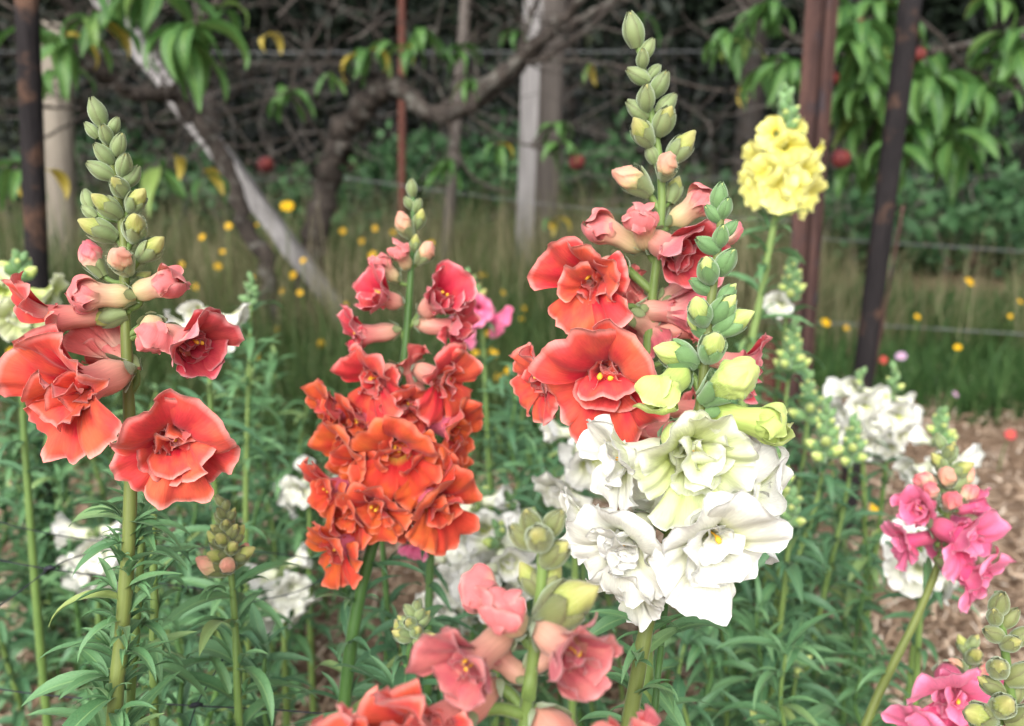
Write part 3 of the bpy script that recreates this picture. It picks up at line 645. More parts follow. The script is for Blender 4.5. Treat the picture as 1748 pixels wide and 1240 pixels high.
def pedicel(o, M, stem_pt, rad):
    q = M.inverted() @ Vector(stem_pt); L = q.length
    if L < .02: return
    pts = smooth([(0, .01, 0), (q.x*.35, min(q.y*.5, -.02)-.04, q.z*.45), (q.x, q.y, q.z)], 7)
    mesh_obj('pedicel', MB().add(*tube_arrays(pts, np.linspace(rad, rad*.9, 7), 7)).mesh('pedicel', STEMM), o)

# buds: local +Y from calyx to tip, unit length
def bud_prof(t, st):
    egg = .265*math.sin(math.pi*(t*.86+.10)**.9)**.75 if t < .999 else .02
    if t > .985: egg = .05
    old = (.13+.20*min(1, t/.62)**1.3) if t < .66 else .33*math.sqrt(max(0.0, 1-((t-.62)/.40)**2))
    k = min(1, max(0, (st-.3)/.5)); return egg*(1-k)+max(old, .02)*k
def bud_mesh(st, mat, var):
    key = ('b', st, mat.name, var)
    if key not in _cache:
        r = random.Random(var*17+int(st*10)); ns, nv = 40, 22; V = []; A = []; tw = r.uniform(1.0, 2.0)*r.choice((-1, 1)); o1 = r.uniform(0, 6.28); k = min(1, max(0, (st-.3)/.5))
        cut = [r.uniform(0, 6.28) for _ in range(3)]
        for j in range(nv):
            t = j/(nv-1)
            for i in range(ns):
                a = 2*math.pi*i/ns; s = ((a+tw*t*t*1.6+o1)/(2*math.pi)*4) % 1.0
                step = ((s**1.5)-.45)*(.10+.16*k)*min(1, max(0, t-.15)*2.2)
                wr = (.05*math.sin(3*a+cut[0]+7*t)+.035*math.sin(7*a+cut[1]-9*t))*t*(.25+k)
                lip = -.10*k*math.exp(-((t-.60-.10*math.sin(a+o1)-.05*math.sin(3*a+cut[2]))/.035)**2)      # fold where the closed lips meet
                rr = bud_prof(t, st)*(1+step+wr+lip); sq = 1+.07*k*math.cos(2*(a-o1))
                V.append((rr*math.cos(a)*sq, t*(.90 if st < .15 else .94 if st < .25 else 1)*(1-.07*math.cos(a-o1)*t)+.02*k*math.sin(5*a+cut[2])*t, rr*math.sin(a)/sq-.10*t*t*k)); A.append((math.cos(a)*1.5, min(1, t+.12*k*math.sin(a+o1)), 0))
        F = grid_faces(ns, nv, wrap=True, flip=True)+[tuple(range(ns)), tuple((nv-1)*ns+q for q in range(ns-1, -1, -1))]
        _cache[key] = MB().add(np.array(V), F, np.array(A)).mesh('bud', mat)
    return _cache[key]
def bud_sepal(st, mat):
    key = ('bs', st, mat.name)
    if key not in _cache:
        nu, nv = 7, 8; V = []; A = []; ls = 1.03-.65*min(1, st)**.85; 
        for j in range(nv):
            t = j/(nv-1); w = (1.0-.2*st)*(math.sin(math.pi*(.25+.73*t))**(.45 if st < .3 else .7))*(1 if j < nv-1 else .25)
            for i in range(nu):
                uu = i/(nu-1)*2-1; ph = uu*w; y = t*ls; rr = bud_prof(max(y, .04), st)*1.05+.014+.018*(1-abs(uu))+.02*uu+.03*(1-abs(uu))*math.sin(math.pi*t)+.03*t*t*(st > .1)
                V.append((rr*math.sin(ph), y-.03, rr*math.cos(ph))); A.append((uu, t, 0))
        _cache[key] = MB().add(np.array(V), grid_faces(nu, nv), np.array(A)).mesh('sepal', mat)
    return _cache[key]
def fuzz_mesh(st):
    key = ('fz', st)
    if key not in _cache:
        r = np.random.default_rng(int(st*100)); n = 700; V = []; F = []
        for i in range(n):
            t = r.random()*min(1, .95-.25*st)+.0; a = r.random()*6.28; rr = bud_prof(max(t, .04), st)*1.06+.02
            b = np.array([rr*math.sin(a), t-.02, rr*math.cos(a)]); d = np.array([math.sin(a), r.normal(0, .5), math.cos(a)]); d /= np.linalg.norm(d); s = np.cross(d, [0, 1., 0]); L = r.uniform(.025, .055)
            k = len(V); V += [b-s*.0022, b+s*.0022, b+d*L]; F.append((k, k+1, k+2))
        _cache[key] = MB().add(np.array(V), F).mesh('fuzz', FUZZ)
    return _cache[key]
def add_bud(plant, base, pos, d, L, st, pal, r, sep=SEPAL, lo=False, stem_pt=None, fuzz=False, bract=True):
    st = round(st*5)/5; M = frame(pos, d, roll=r.uniform(0, 6.28), s=L); 
    white = pal in ('white', 'lime', 'yellow')
    mat = BUDM['lime' if white else ('young' if st < .5 else 'mid' if st < .75 else 'old')]
    if lo:
        key = ('lob', st, mat.name, sep.name)
        if key not in _cache:
            mb = MB(); src = [(bud_mesh(st, mat, 0), 0, 0)]+[(bud_sepal(st, sep), k*1.2566, 1) for k in range(5)]
            for me, ang, m in src:
                V = np.empty(len(me.vertices)*3); me.vertices.foreach_get('co', V); A = np.zeros((len(me.vertices), 3)); q = np.empty(len(me.vertices)); me.attributes['pv'].data.foreach_get('value', q); A[:, 1] = q
                mb.add(rotY(V.reshape(-1, 3), ang), [tuple(p.vertices) for p in me.polygons], A, m)
            _cache[key] = mb.mesh('bud', [mat, sep])
        return mesh_obj('bud', _cache[key], plant, Matrix.Translation(-base) @ M)
    o = mesh_obj('bud', bud_mesh(st, mat, r.randrange(3)), plant, Matrix.Translation(-base) @ M)
    for k in range(5): mesh_obj('sepal', bud_sepal(st, sep), o, Matrix.Rotation(k*1.2566, 4, 'Y'))
    if fuzz: mesh_obj('fuzz', fuzz_mesh(st), o, kind='stuff')
    if stem_pt is not None: pedicel(o, M, stem_pt, .085)
    return o

# ------------------------------------------------------------------ a snapdragon plant
def imgdir(a, t):                       # facing given as a picture angle and how far it turns to the viewer
    a = math.radians(a); h = math.sqrt(max(0, 1-t*t)); return (RGT*math.cos(a)+Vector((0, 0, 1))*math.sin(a))*h+Vector((0, -1, .05))*t
class Plant:
    def __init__(s, label, pts, group=None, r_top=.0016, r_bot=.004, mat=STEMM, seed=0, name='snapdragon', vertical=True, end=None):
        s.r = random.Random(seed); w = [P(*p) for p in pts]; s.d0 = pts[0][2]
        low = w[-1]; prev = w[-2]; sl = (low-prev); k = max(-1.5, min(1.5, 1)); h = low.z
        dirx = sl.x/max(1e-6, -sl.z); diry = sl.y/max(1e-6, -sl.z)
        dirx = max(-.35, min(.35, dirx)); diry = max(-.2, min(.2, diry))
        ext = []
        if h > .02:
            for f in (.35, .7, 1.0): ext.append(Vector((low.x+dirx*h*(f-.4*f*f), low.y+diry*h*(f-.4*f*f), h*(1-f)-.01*f)))
        s.base = Vector((ext[-1].x, ext[-1].y, 0)) if ext else Vector((low.x, low.y, 0))
        s.line = smooth([tuple(q) for q in w+ext], 60 if len(pts) > 3 else 40)
        s.nv = len(w); s.root = thing(name, label, 'snapdragon', s.base, group)
        seg = np.linalg.norm(np.diff(s.line, axis=0), axis=1); s.cum = np.r_[0, np.cumsum(seg)]
        t = s.cum/s.cum[-1]; tt = np.minimum(1, t/.5)
        rad = r_top+(r_bot-r_top)*tt**.8; s.rad = rad
        V, F, A = tube_arrays(s.line-np.array(s.base), rad*(1+.06*np.sin(np.arange(len(rad))*2.3)), 10); mesh_obj('stem', MB().add(V, F, A).mesh('stem', mat), s.root)
    def pt(s, L):
        L = min(max(L, 0), s.cum[-1]*.999); i = np.searchsorted(s.cum, L, 'right')-1; f = (L-s.cum[i])/(s.cum[i+1]-s.cum[i]); return Vector(s.line[i]*(1-f)+s.line[i+1]*f)
    def near(s, p, drop=0.0):
        i = int(np.argmin(np.linalg.norm(s.line-np.array(p), axis=1)))
        L = s.cum[i]+drop; return s.pt(L)
    def atpy(s, py):                    # arc length where the stem crosses picture row py
        best = min(range(len(s.line)), key=lambda i: abs(s.pix(s.line[i])[1]-py)); return s.cum[best]
    def pix(s, p):
        v = Vector(p)-CAMP; d = v.dot(FWD); return CX+FPX*v.dot(RGT)/d, CY-FPX*v.dot(UPV)/d
    def depth(s, p): return (Vector(p)-CAMP).dot(FWD)
    def bud(s, cx, cy, lpx, st, ang, t, pal, sep=SEPAL, lo=False, fuzz=False, dd=0.0):
        ref = s.pt(s.atpy(cy)); d = s.depth(ref); L = lpx*d/FPX; f = imgdir(ang, t).normalized()
        ctr = P(cx, cy, d-t*L*.75+dd); pos = ctr-f*L*.5
        add_bud(s.root, s.base, pos, f, L*1.03, st, pal, s.r, sep, lo, s.near(pos, L*.35), fuzz)
    def floret(s, cx, cy, wpx, ang, t, pal, opn='open', roll=0, lo=False, nin=6, sep=SEPAL, dd=0.0, single=False):
        ref = s.pt(s.atpy(cy+wpx*.2)); d = s.depth(ref); S = wpx*d/FPX/({'open': 1.18, 'half': 1.05, 'shut': .72}[opn]); f = imgdir(ang, t)
        if f.z < 0: f.z *= .3
        f.normalize()
        dm = d-t*S*.62+dd; S *= dm/d; mouth = P(cx, cy, dm); av = (s.near(mouth)-mouth).length/S; ln = min(.86, max(.56, round((av-.12)*10)/10)) if not lo else .56; pos = mouth-f*S*(ln-.01)
        M = frame(pos, f, roll=math.radians(roll), s=S); return floret(s.root, M, pal, opn, s.r, s.base, lo, nin, sep, s.near(pos, S*.15), single, ln)
    def autobuds(s, L0, L1, n, s0, s1, st0, st1, pal, sep=SEPAL, lo=True, fuzz=False, el0=65, el1=25):
        az = s.r.random()*6.28
        for i in range(n):
            f = i/max(1, n-1); L = L0+(L1-L0)*f**.85; p = s.pt(L); az += 2.399; sz = s0+(s1-s0)*f; el = math.radians(el0+(el1-el0)*f+s.r.uniform(-8, 8))
            d = Vector((math.cos(az)*math.cos(el), math.sin(az)*math.cos(el), math.sin(el))); q = p+d*sz*.12
            add_bud(s.root, s.base, q, d, sz*s.r.uniform(.9, 1.1), st0+(st1-st0)*f, pal, s.r, sep, lo, p if not lo else None, fuzz)
    def autoflorets(s, L0, L1, n, size, pal, opn_top='half', lo=True, single=False, tilt=(5, -25), bias=0):
        az = s.r.random()*6.28
        for i in range(n):
            f = i/max(1, n-1); L = L0+(L1-L0)*f; p = s.pt(L); az += 2.399; el = math.radians(tilt[0]+(tilt[1]-tilt[0])*f+s.r.uniform(-10, 10)); a = az
            d = Vector((math.cos(a)*math.cos(el), math.sin(a)*math.cos(el)-bias, math.sin(el))).normalized()
            M = frame(p+d*size*.06, d, roll=s.r.uniform(-.2, .2), s=size*s.r.uniform(.9, 1.1)*(.75 if f < .15 else 1)); floret(s.root, M, pal, opn_top if f < .2 else 'open', s.r, s.base, lo, 5, SEPAL, p if not lo else None, single)
    def leaves(s, L0, L1, step, size, mats='g', tuft=2, droop=0, n_per=2, grow=1.0):
        az = s.r.random()*6.28; L = L0; k = 0
        while L < min(L1, s.cum[-1]-.01):
            p = s.pt(L)
            for q in range(n_per):
                az += 2.399 if n_per != 2 else math.pi+(.9 if q == 0 else 0)
                sz = size*s.r.uniform(.75, 1.2)*(1+(grow-1)*(L-L0)/max(.01, L1-L0)); m = s.r.choice(SNAPLEAF[mats])
                place('leaf', m, s.root, s.base, p+Vector((0, 0, s.r.uniform(-.004, .004))), az+s.r.uniform(-.3, .3), sz, s.r.uniform(-.25, .2)-droop, s.r.uniform(-.3, .3))
                for z in range(tuft):
                    place('leaf', s.r.choice(SNAPLEAF[mats]), s.root, s.base, p+Vector((math.cos(az+1.57)*.004, math.sin(az+1.57)*.004, .003)), az+s.r.uniform(-1.2, 1.2), sz*s.r.uniform(.3, .6), s.r.uniform(.0, .5))
            L += step*s.r.uniform(.8, 1.2); k += 1
# ------------------------------------------------------------------ foreground snapdragons
def plant_coral_left():
    p = Plant('coral snapdragon beside the black stake, long tapering green bud spike above four open florets',
              [(165, 180, .40), (184, 260, .40), (203, 340, .40), (212, 430, .40), (213, 520, .40), (218, 640, .40), (223, 780, .40), (221, 900, .40), (214, 1010, .40), (204, 1130, .40), (195, 1240, .40)], r_top=.0014, r_bot=.0042, mat=STEM_OLIVE, seed=1)
    for b in [(165, 190, 46, 0, 102, .2), (156, 222, 30, 0, 125, .1), (180, 228, 36, 0, 85, .6), (196, 214, 30, 0, 62, 0), (203, 246, 40, 0, 62, .2), (176, 262, 40, 0, 120, .4), (212, 280, 42, .1, 60, .4), (170, 290, 44, .1, 145, .3),
              (226, 300, 40, .1, 55, -.2), (203, 318, 46, .2, 88, .8), (150, 340, 36, .1, 112, -.3), (152, 362, 30, .1, 140, -.1), (182, 352, 52, .35, 128, .5), (233, 342, 50, .35, 42, .4), (168, 392, 58, .4, 146, .4), (230, 388, 60, .4, 60, .6),
              (258, 425, 56, .5, 36, .2), (207, 446, 62, .6, 88, .75), (158, 445, 58, .7, 115, .1), (185, 540, 60, .5, 190, .2), (235, 480, 46, .4, 40, -.5)]:
        p.bud(*b, 'coral', fuzz=True)
    p.floret(282, 484, 84, 16, .4, 'blush', 'shut', nin=0)
    p.floret(155, 503, 92, 172, .5, 'blush', 'shut', nin=0); p.floret(262, 575, 88, -64, .72, 'blush', 'shut', nin=0)
    p.floret(300, 755, 222, -58, .90, 'coral', roll=-4, nin=8)
    p.floret(132, 662, 228, 208, .88, 'coral', roll=8, nin=8)
    p.floret(85, 545, 155, 190, .55, 'coral', 'open', roll=10, nin=4)
    p.floret(332, 590, 155, -14, .66, 'red', 'half', nin=5)
    p.floret(190, 600, 120, 150, -.4, 'coral', 'half')
    p.leaves(p.atpy(885), p.atpy(1240)+.12, .0085, .031, tuft=4, n_per=2, grow=1.55)
    p = Plant('leafy side shoot rising close behind the coral snapdragon beside the black stake', [(243, 880, .425), (240, 960, .425), (232, 1080, .425), (222, 1240, .425)], r_top=.0016, r_bot=.003, seed=2)
    p.leaves(.002, p.cum[-1]*.75, .014, .032, tuft=2)
    p = Plant('leafy flowerless shoot with pale stem behind the coral snapdragon', [(262, 860, .47), (262, 960, .47), (264, 1040, .47), (262, 1130, .47)], r_top=.0018, r_bot=.003, seed=3)
    p.leaves(.0, p.cum[-1]*.7, .015, .036, tuft=2)
plant_coral_left()
def plant_orange():
    p = Plant('orange snapdragon with dense ruffled blooms and a short sparse pinkish bud tip',
              [(703, 312, .55), (706, 370, .55), (703, 440, .55), (697, 530, .55), (690, 620, .55), (680, 720, .55), (664, 820, .55), (646, 900, .55), (628, 960, .55), (606, 1060, .55), (590, 1180, .55)], r_top=.0013, r_bot=.0046, mat=STEM_DARK, seed=11)
    for b in [(703, 320, 30, 0, 90, .3), (697, 346, 24, 0, 120, .3), (713, 350, 26, 0, 65, .3), (716, 374, 34, .3, 66, .3), (690, 386, 46, .6, 116, .5), (726, 433, 46, .6, 48, .4), (708, 416, 30, .4, 80, .2)]:
        p.bud(*b, 'orange')
    p.floret(684, 432, 52, 108, .6, 'blush', 'shut', nin=0); p.floret(656, 452, 52, 125, .3, 'blush', 'shut', nin=0)
    F = [(648, 505, 105, 150, .66, 'red', 'half', 10), (752, 510, 125, 40, .66, 'red', 'half', -10), (612, 572, 125, 188, .4, 'red', 'open', 6), (782, 560, 115, -8, .35, 'red', 'open', -6),
         (635, 650, 150, 205, .80, 'orange', 'open', 6), (566, 700, 130, 188, .5, 'orange', 'open', 0), (762, 648, 140, -18, .72, 'orange', 'open', -8), (678, 768, 165, -88, .93, 'orange', 'open', 3), (778, 730, 130, -14, .5, 'orange', 'open', -10),
         (700, 690, 110, -70, .8, 'orange', 'open', 0), (590, 768, 140, 205, .62, 'orange', 'open', 8), (556, 838, 140, 205, .5, 'orange', 'open', 0), (638, 868, 145, 250, .84, 'orange', 'open', 0), (748, 858, 165, -42, .62, 'orange', 'open', -6),
         (770, 800, 130, -12, .35, 'orange', 'open', 0), (570, 936, 135, 218, .62, 'orange', 'open', 4), (640, 720, 110, 120, -.5, 'orange', 'open', 0), (740, 720, 110, 40, -.5, 'orange', 'open', 0), (620, 820, 110, 160, -.5, 'orange', 'open', 0), (720, 840, 110, 20, -.5, 'orange', 'open', 0), (700, 880, 100, -60, .3, 'orange', 'open', 0), (610, 720, 120, 200, .7, 'orange', 'open', 5), (725, 800, 130, -40, .8, 'orange', 'open', -5), (620, 790, 110, 215, .85, 'orange', 'open', 0), (600, 880, 120, 215, .7, 'orange', 'open', 0), (700, 640, 110, 120, -.2, 'orange', 'open', 0)]
    for cx, cy, w, a, t, pal, op, ro in F:
        if pal == 'orange' and cy < 700: pal = 'coral'
        p.floret(cx if op != 'open' else 668+(cx-668)*.93, cy, w*.93, a, t, pal, op, ro, nin=5 if t > .4 else 2)
    p.leaves(p.atpy(985), p.cum[-1]*.8, .021, .040, 'd', tuft=2, grow=1.2)
plant_orange()
def plant_coral_right():
    p = Plant('tall coral snapdragon behind the white one, its bud spike topping every other spike',
              [(1078, 28, .45), (1095, 100, .45), (1106, 170, .45), (1121, 240, .45), (1130, 320, .45), (1125, 420, .45), (1112, 520, .45), (1105, 620, .45), (1100, 740, .45), (1098, 860, .45), (1100, 1000, .46), (1104, 1240, .46)], r_top=.0013, r_bot=.0042, mat=STEMM, seed=21)
    for b in [(1081, 50, 56, 0, 106, .2), (1106, 83, 36, 0, 62, .1), (1097, 99, 34, 0, 95, .6), (1088, 129, 42, .1, 152, .1), (1117, 122, 32, 0, 45, -.4), (1127, 143, 46, .1, 62, .4), (1103, 166, 48, .1, 95, .6), (1087, 187, 44, .1, 142, 0), (1138, 178, 44, .1, 48, -.1),
              (1135, 204, 56, .2, 72, .6), (1096, 226, 56, .3, 130, .5), (1112, 262, 34, .2, 110, 0), (1163, 252, 60, .5, 50, .3), (1138, 286, 54, .6, 86, .8), (1082, 308, 70, .6, 142, .3), (1150, 325, 46, .4, 70, -.3), (1228, 402, 66, .9, 12, -.2)]:
        p.bud(*b, 'coral', fuzz=True)
    p.floret(1192, 346, 84, 42, .35, 'blush', 'shut', nin=0); p.floret(1034, 392, 84, 155, .1, 'blush', 'shut', nin=0)
    p.floret(1096, 376, 92, 110, .62, 'blush', 'shut', nin=0)
    p.floret(1004, 478, 180, 212, .80, 'coral', 'open', 6, nin=7, dd=-.005)
    p.floret(1154, 430, 150, -60, .72, 'red', 'half', -4, nin=5)
    p.floret(1036, 645, 238, 228, .90, 'coral', 'open', 0, nin=8, dd=-.01)
    p.floret(925, 650, 150, 186, .45, 'coral', 'open', 6)
    p.floret(1272, 620, 110, -18, .3, 'red', 'open', -10)
    p.floret(1165, 490, 110, 30, -.5, 'red', 'half'); p.floret(1085, 515, 120, 160, -.6, 'coral', 'open'); p.floret(1110, 560, 130, -70, -.2, 'dusty', 'open', nin=2); p.floret(1150, 530, 120, 0, .1, 'red', 'half', nin=3); p.floret(1190, 700, 120, -30, -.2, 'coral', 'open'); p.floret(1100, 740, 140, 200, .1, 'coral', 'open'); p.floret(1190, 560, 110, 10, .2, 'coral', 'open')
    p.leaves(p.atpy(1040), p.cum[-1]*.8, .018, .034, tuft=2)
plant_coral_right()
def plant_white():
    p = Plant('white snapdragon with big ruffled blooms, lime buds and a fuzzy green spike',
              [(1228, 318, .385), (1231, 380, .385), (1223, 440, .385), (1213, 520, .385), (1204, 600, .385), (1196, 690, .385), (1180, 780, .385), (1155, 880, .385), (1125, 980, .385), (1102, 1080, .385), (1080, 1200, .385)], r_top=.0014, r_bot=.0045, mat=STEM_OLIVE, seed=31)
    for b in [(1228, 334, 46, 0, 88, .3), (1216, 364, 36, 0, 135, .1), (1238, 354, 38, 0, 80, .5), (1246, 390, 34, .1, 48, .1), (1231, 402, 42, .1, 92, .6), (1206, 418, 44, .1, 150, .2), (1240, 446, 52, .1, 68, .5), (1208, 460, 56, .2, 112, .6), (1196, 488, 42, .1, 150, -.2), (1242, 500, 40, .2, 48, -.1),
              (1236, 526, 60, .2, 62, .5), (1194, 532, 62, .3, 118, .6), (1252, 550, 66, .4, 36, .3), (1216, 592, 70, .4, 88, .7), (1153, 606, 78, .4, 156, .3), (1238, 655, 98, .7, 48, .45), (1196, 560, 50, .3, 140, -.3)]:
        p.bud(*b, 'lime', SEPAL_COOL, fuzz=True)
    p.floret(1132, 668, 105, 235, .62, 'green', 'shut', 10, nin=0, sep=SEPAL_COOL); p.floret(1308, 722, 105, -16, .35, 'green', 'shut', -8, nin=0, sep=SEPAL_COOL)
    p.floret(1176, 776, 215, -72, .93, 'lime', 'open', 0, nin=8, sep=SEPAL_COOL)
    p.floret(1060, 782, 160, 192, .42, 'white', 'open', 10, nin=6)
    p.floret(1062, 930, 195, 214, .78, 'white', 'open', 6, nin=8)
    p.floret(1218, 925, 250, -62, .90, 'white', 'open', -4, nin=8, dd=-.004)
    p.floret(1296, 850, 170, -5, .40, 'white', 'open', -8, nin=6)
    p.floret(994, 890, 120, 182, .12, 'white', 'open', 0, nin=4); p.floret(1080, 1000, 130, 240, .5, 'white', 'open', 0, nin=4); p.floret(1250, 820, 150, 10, -.4, 'white', 'open', 0, nin=3); p.floret(1110, 850, 150, 150, -.4, 'white', 'open', 0, nin=3); p.floret(1190, 960, 130, -60, -.1, 'white', 'open', 0, nin=3)
    p.leaves(p.atpy(1075), p.cum[-1]*.8, .017, .026, tuft=2, grow=1.5)
    p = Plant('thin leafy side shoot standing close beside the stem of the white snapdragon', [(1136, 1030, .40), (1130, 1090, .40), (1122, 1160, .40), (1115, 1240, .40)], r_top=.0014, r_bot=.0024, mat=STEM_DARK, seed=33); p.leaves(.0, p.cum[-1]*.7, .018, .036, tuft=1)
plant_white()
def plant_front():
    p = Plant('pink and coral snapdragon with swollen half open buds below the white blooms',
              [(905, 868, .285), (925, 925, .285), (924, 1000, .285), (913, 1100, .285), (901, 1200, .285), (892, 1270, .285)], r_top=.0016, r_bot=.0042, mat=STEMM, seed=41)
    for b in [(905, 892, 62, .1, 105, .4), (946, 893, 58, .1, 62, .2), (920, 918, 72, .2, 100, .75), (890, 915, 60, .1, 130, .3), (950, 944, 66, .2, 50, .35), (905, 990, 60, .4, 120, -.3), (940, 990, 60, .4, 60, -.3)]:
        p.bud(*b, 'coral', SEPAL_DULL, fuzz=True)
    p.floret(862, 1045, 120, 110, .66, 'blush', 'shut', nin=0, sep=SEPAL_DULL); p.floret(825, 1015, 110, 140, .2, 'blush', 'shut', nin=0, sep=SEPAL_DULL, dd=.012); p.bud(968, 1030, 118, .5, 44, .3, 'coral', SEPAL_DULL, fuzz=True)
    p.floret(800, 1135, 175, 190, .84, 'dusty', 'half', 10, nin=4); p.floret(975, 1115, 185, -10, .82, 'dusty', 'half', -6, nin=4); p.floret(850, 1120, 120, 140, -.2, 'dusty', 'half', nin=2); p.floret(950, 1100, 130, 40, -.2, 'dusty', 'half', nin=2)
    p.floret(735, 1252, 250, 200, .74, 'coral', 'open', 8, nin=7); p.floret(990, 1305, 270, -40, .8, 'coral', 'open', -6); p.floret(1060, 1300, 190, -8, .25, 'red', 'open', dd=.01); p.floret(655, 1300, 260, 200, .6, 'coral', 'open', 0, dd=-.012); p.floret(850, 1390, 220, -100, .75, 'coral', 'open')
    p.leaves(p.cum[-1]*.45, p.cum[-1]*.85, .018, .04, tuft=1)
    p = Plant('dull green snapdragon bud spike without blooms beside the pink ones', [(1703, 1010, .36), (1712, 1080, .36), (1722, 1160, .36), (1735, 1240, .36), (1742, 1300, .36)], r_top=.0014, r_bot=.003, mat=STEMM, seed=42)
    for b in [(1706, 1030, 50, 0, 92, .3), (1725, 1054, 40, 0, 60, .1), (1698, 1052, 40, 0, 115, .4), (1695, 1082, 44, .1, 150, .2), (1727, 1098, 42, .2, 75, .7), (1745, 1085, 46, .1, 40, 0), (1704, 1140, 54, .2, 115, .6), (1748, 1150, 60, .2, 45, .3), (1712, 1205, 62, .3, 100, .7), (1672, 1222, 70, .4, 150, .3), (1690, 1170, 46, .2, 150, -.2), (1752, 1225, 64, .3, 40, .4), (1735, 1180, 40, .2, 70, -.3), (1700, 1262, 70, .4, 130, .6), (1760, 1270, 70, .5, 30, .4)]:
        p.bud(*b, 'coral', SEPAL_DULL, fuzz=True)
    p.leaves(p.cum[-1]*.35, p.cum[-1]*.8, .018, .04, tuft=1)
plant_front()
def plant_mid():
    p = Plant('yellow snapdragon in bloom with a green tip beside the brown star picket', [(1341, 160, .92), (1343, 210, .92), (1338, 280, .92), (1328, 345, .92), (1312, 430, .92), (1298, 510, .92), (1280, 600, .92), (1265, 720, .92)], r_top=.002, r_bot=.0052, seed=51)
    p.autobuds(.0, p.atpy(250), 16, .012, .020, 0, .3, 'yellow', SEPAL_COOL)
    for cx, cy, w, a, t in [(1322, 228, 56, 160, .7), (1362, 230, 52, 20, .5), (1342, 252, 68, -80, .85), (1298, 275, 70, 195, .4), (1385, 275, 70, -10, .25), (1318, 300, 84, 210, .75), (1362, 298, 84, -40, .75), (1290, 318, 68, 200, .35), (1338, 318, 84, -88, .85), (1375, 332, 74, -40, .6), (1345, 270, 80, 60, -.5)]:
        p.floret(cx, cy, w, a, t, 'yellow', 'open', lo=True, single=True)
    p.leaves(p.atpy(390), p.cum[-1]*.7, .022, .055, tuft=2)
    # pink ones
    p = Plant('pink snapdragon on a long leaning stem above the bare mulch', [(1612, 770, .58), (1620, 830, .58), (1614, 900, .58), (1600, 968, .58), (1562, 1060, .57), (1522, 1140, .56), (1478, 1240, .55)], r_top=.0016, r_bot=.0036, mat=STEM_OLIVE, seed=52)
    p.autobuds(.0, p.atpy(850), 9, .011, .020, .1, .7, 'pink', SEPAL, lo=False)
    p.bud(1622, 858, 46, .9, 100, .7, 'pink'); p.bud(1590, 840, 40, .8, 140, .4, 'pink'); p.bud(1648, 845, 42, .8, 40, .3, 'pink')
    for cx, cy, w, a, t, op in [(1568, 868, 90, 170, .7, 'half'), (1545, 925, 90, 200, .15, 'open'), (1645, 920, 140, -30, .85, 'open'), (1660, 985, 125, -40, .7, 'open'), (1665, 865, 66, 20, .3, 'half'), (1625, 930, 100, -50, -.4, 'open')]:
        p.floret(cx, cy, w, a, t, 'pink', op, nin=5 if t > .5 else 2)
    p.leaves(p.atpy(1010), p.cum[-1]*.8, .05, .035, tuft=1, n_per=1)
    p = Plant('pink snapdragon with wide open bloom beside the dull green bud spike', [(1655, 1110, .52), (1650, 1160, .52), (1640, 1230, .52), (1635, 1290, .52)], r_top=.0016, r_bot=.0034, seed=53)
    p.autobuds(.0, p.atpy(1155), 6, .010, .016, .2, .8, 'pink', SEPAL, lo=False)
    for cx, cy, w, a, t, op in [(1625, 1190, 165, 225, .9, 'open'), (1675, 1205, 130, -15, .5, 'open'), (1580, 1245, 130, 200, .55, 'open'), (1625, 1265, 140, -80, .7, 'open')]: p.floret(cx, cy, w, a, t, 'pink', op, nin=5)
    p.leaves(p.cum[-1]*.35, p.cum[-1]*.85, .025, .045, tuft=1)
    p = Plant('slim pink snapdragon hidden behind the orange blooms', [(738, 860, .63), (736, 930, .63), (733, 1000, .63), (731, 1090, .63)], r_top=.0026, r_bot=.0034, mat=STEM_DARK, seed=54)
    p.floret(702, 925, 70, -110, .6, 'pink', 'open', nin=3); p.floret(745, 880, 70, -30, .3, 'pink', 'open', nin=3); p.leaves(p.atpy(940), p.cum[-1]*.8, .026, .05, 'd', tuft=1)
    p = Plant('flowerless snapdragon stem between the orange and hidden pink ones', [(650, 900, .66), (655, 960, .66), (662, 1060, .66), (660, 1150, .66)], r_top=.002, r_bot=.003, mat=STEM_DARK, seed=55); p.leaves(.03, p.cum[-1]*.8, .026, .05, 'd', tuft=1)
    # white ones behind
    def white(label, pts, nf, size, nb, L0, L1, seed, pal='white', bud0=.0, mat=STEMM):
        q = Plant(label, pts, r_top=.0016, r_bot=.0036, seed=seed, mat=mat)
        if nb: q.autobuds(.0, L0, nb, .010, .017, 0, .5, pal, SEPAL_COOL)
        q.autoflorets(L0, L1, nf, size, pal, lo=True, bias=.5); q.leaves(L1+.01, min(q.cum[-1]*.85, L1+.16), .024, .045, 'd', tuft=1); return q
    white('white snapdragon in full bloom at the foot of the black stake, round topped', [(1470, 640, 1.05), (1468, 680, 1.05), (1470, 740, 1.05), (1476, 860, 1.05)], 13, .034, 3, .012, .075, 61)
    white('white snapdragon with sparse yellowish buds beside the round topped one', [(1527, 632, 1.05), (1524, 680, 1.05), (1516, 750, 1.05), (1505, 860, 1.05)], 8, .032, 7, .034, .075, 62)
    white('white snapdragon with loose green spike at the mulch edge above the pink blooms', [(1606, 708, .88), (1602, 780, .88), (1592, 840, .88), (1580, 960, .88)], 7, .035, 12, .030, .068, 63)
    white('white snapdragon half hidden behind the leaning pink one', [(1568, 905, .75), (1570, 930, .75), (1572, 980, .75), (1570, 1060, .75)], 4, .034, 0, .004, .03, 64)
    white('white snapdragon between the orange blooms and the front buds, tall and full', [(815, 845, .80), (820, 890, .80), (828, 960, .80), (830, 1080, .80)], 11, .038, 2, .006, .07, 65)
    white('white snapdragon low behind the front buds with a lime centre', [(850, 905, .74), (852, 950, .74), (850, 1010, .74), (848, 1100, .74)], 7, .036, 4, .012, .045, 66)
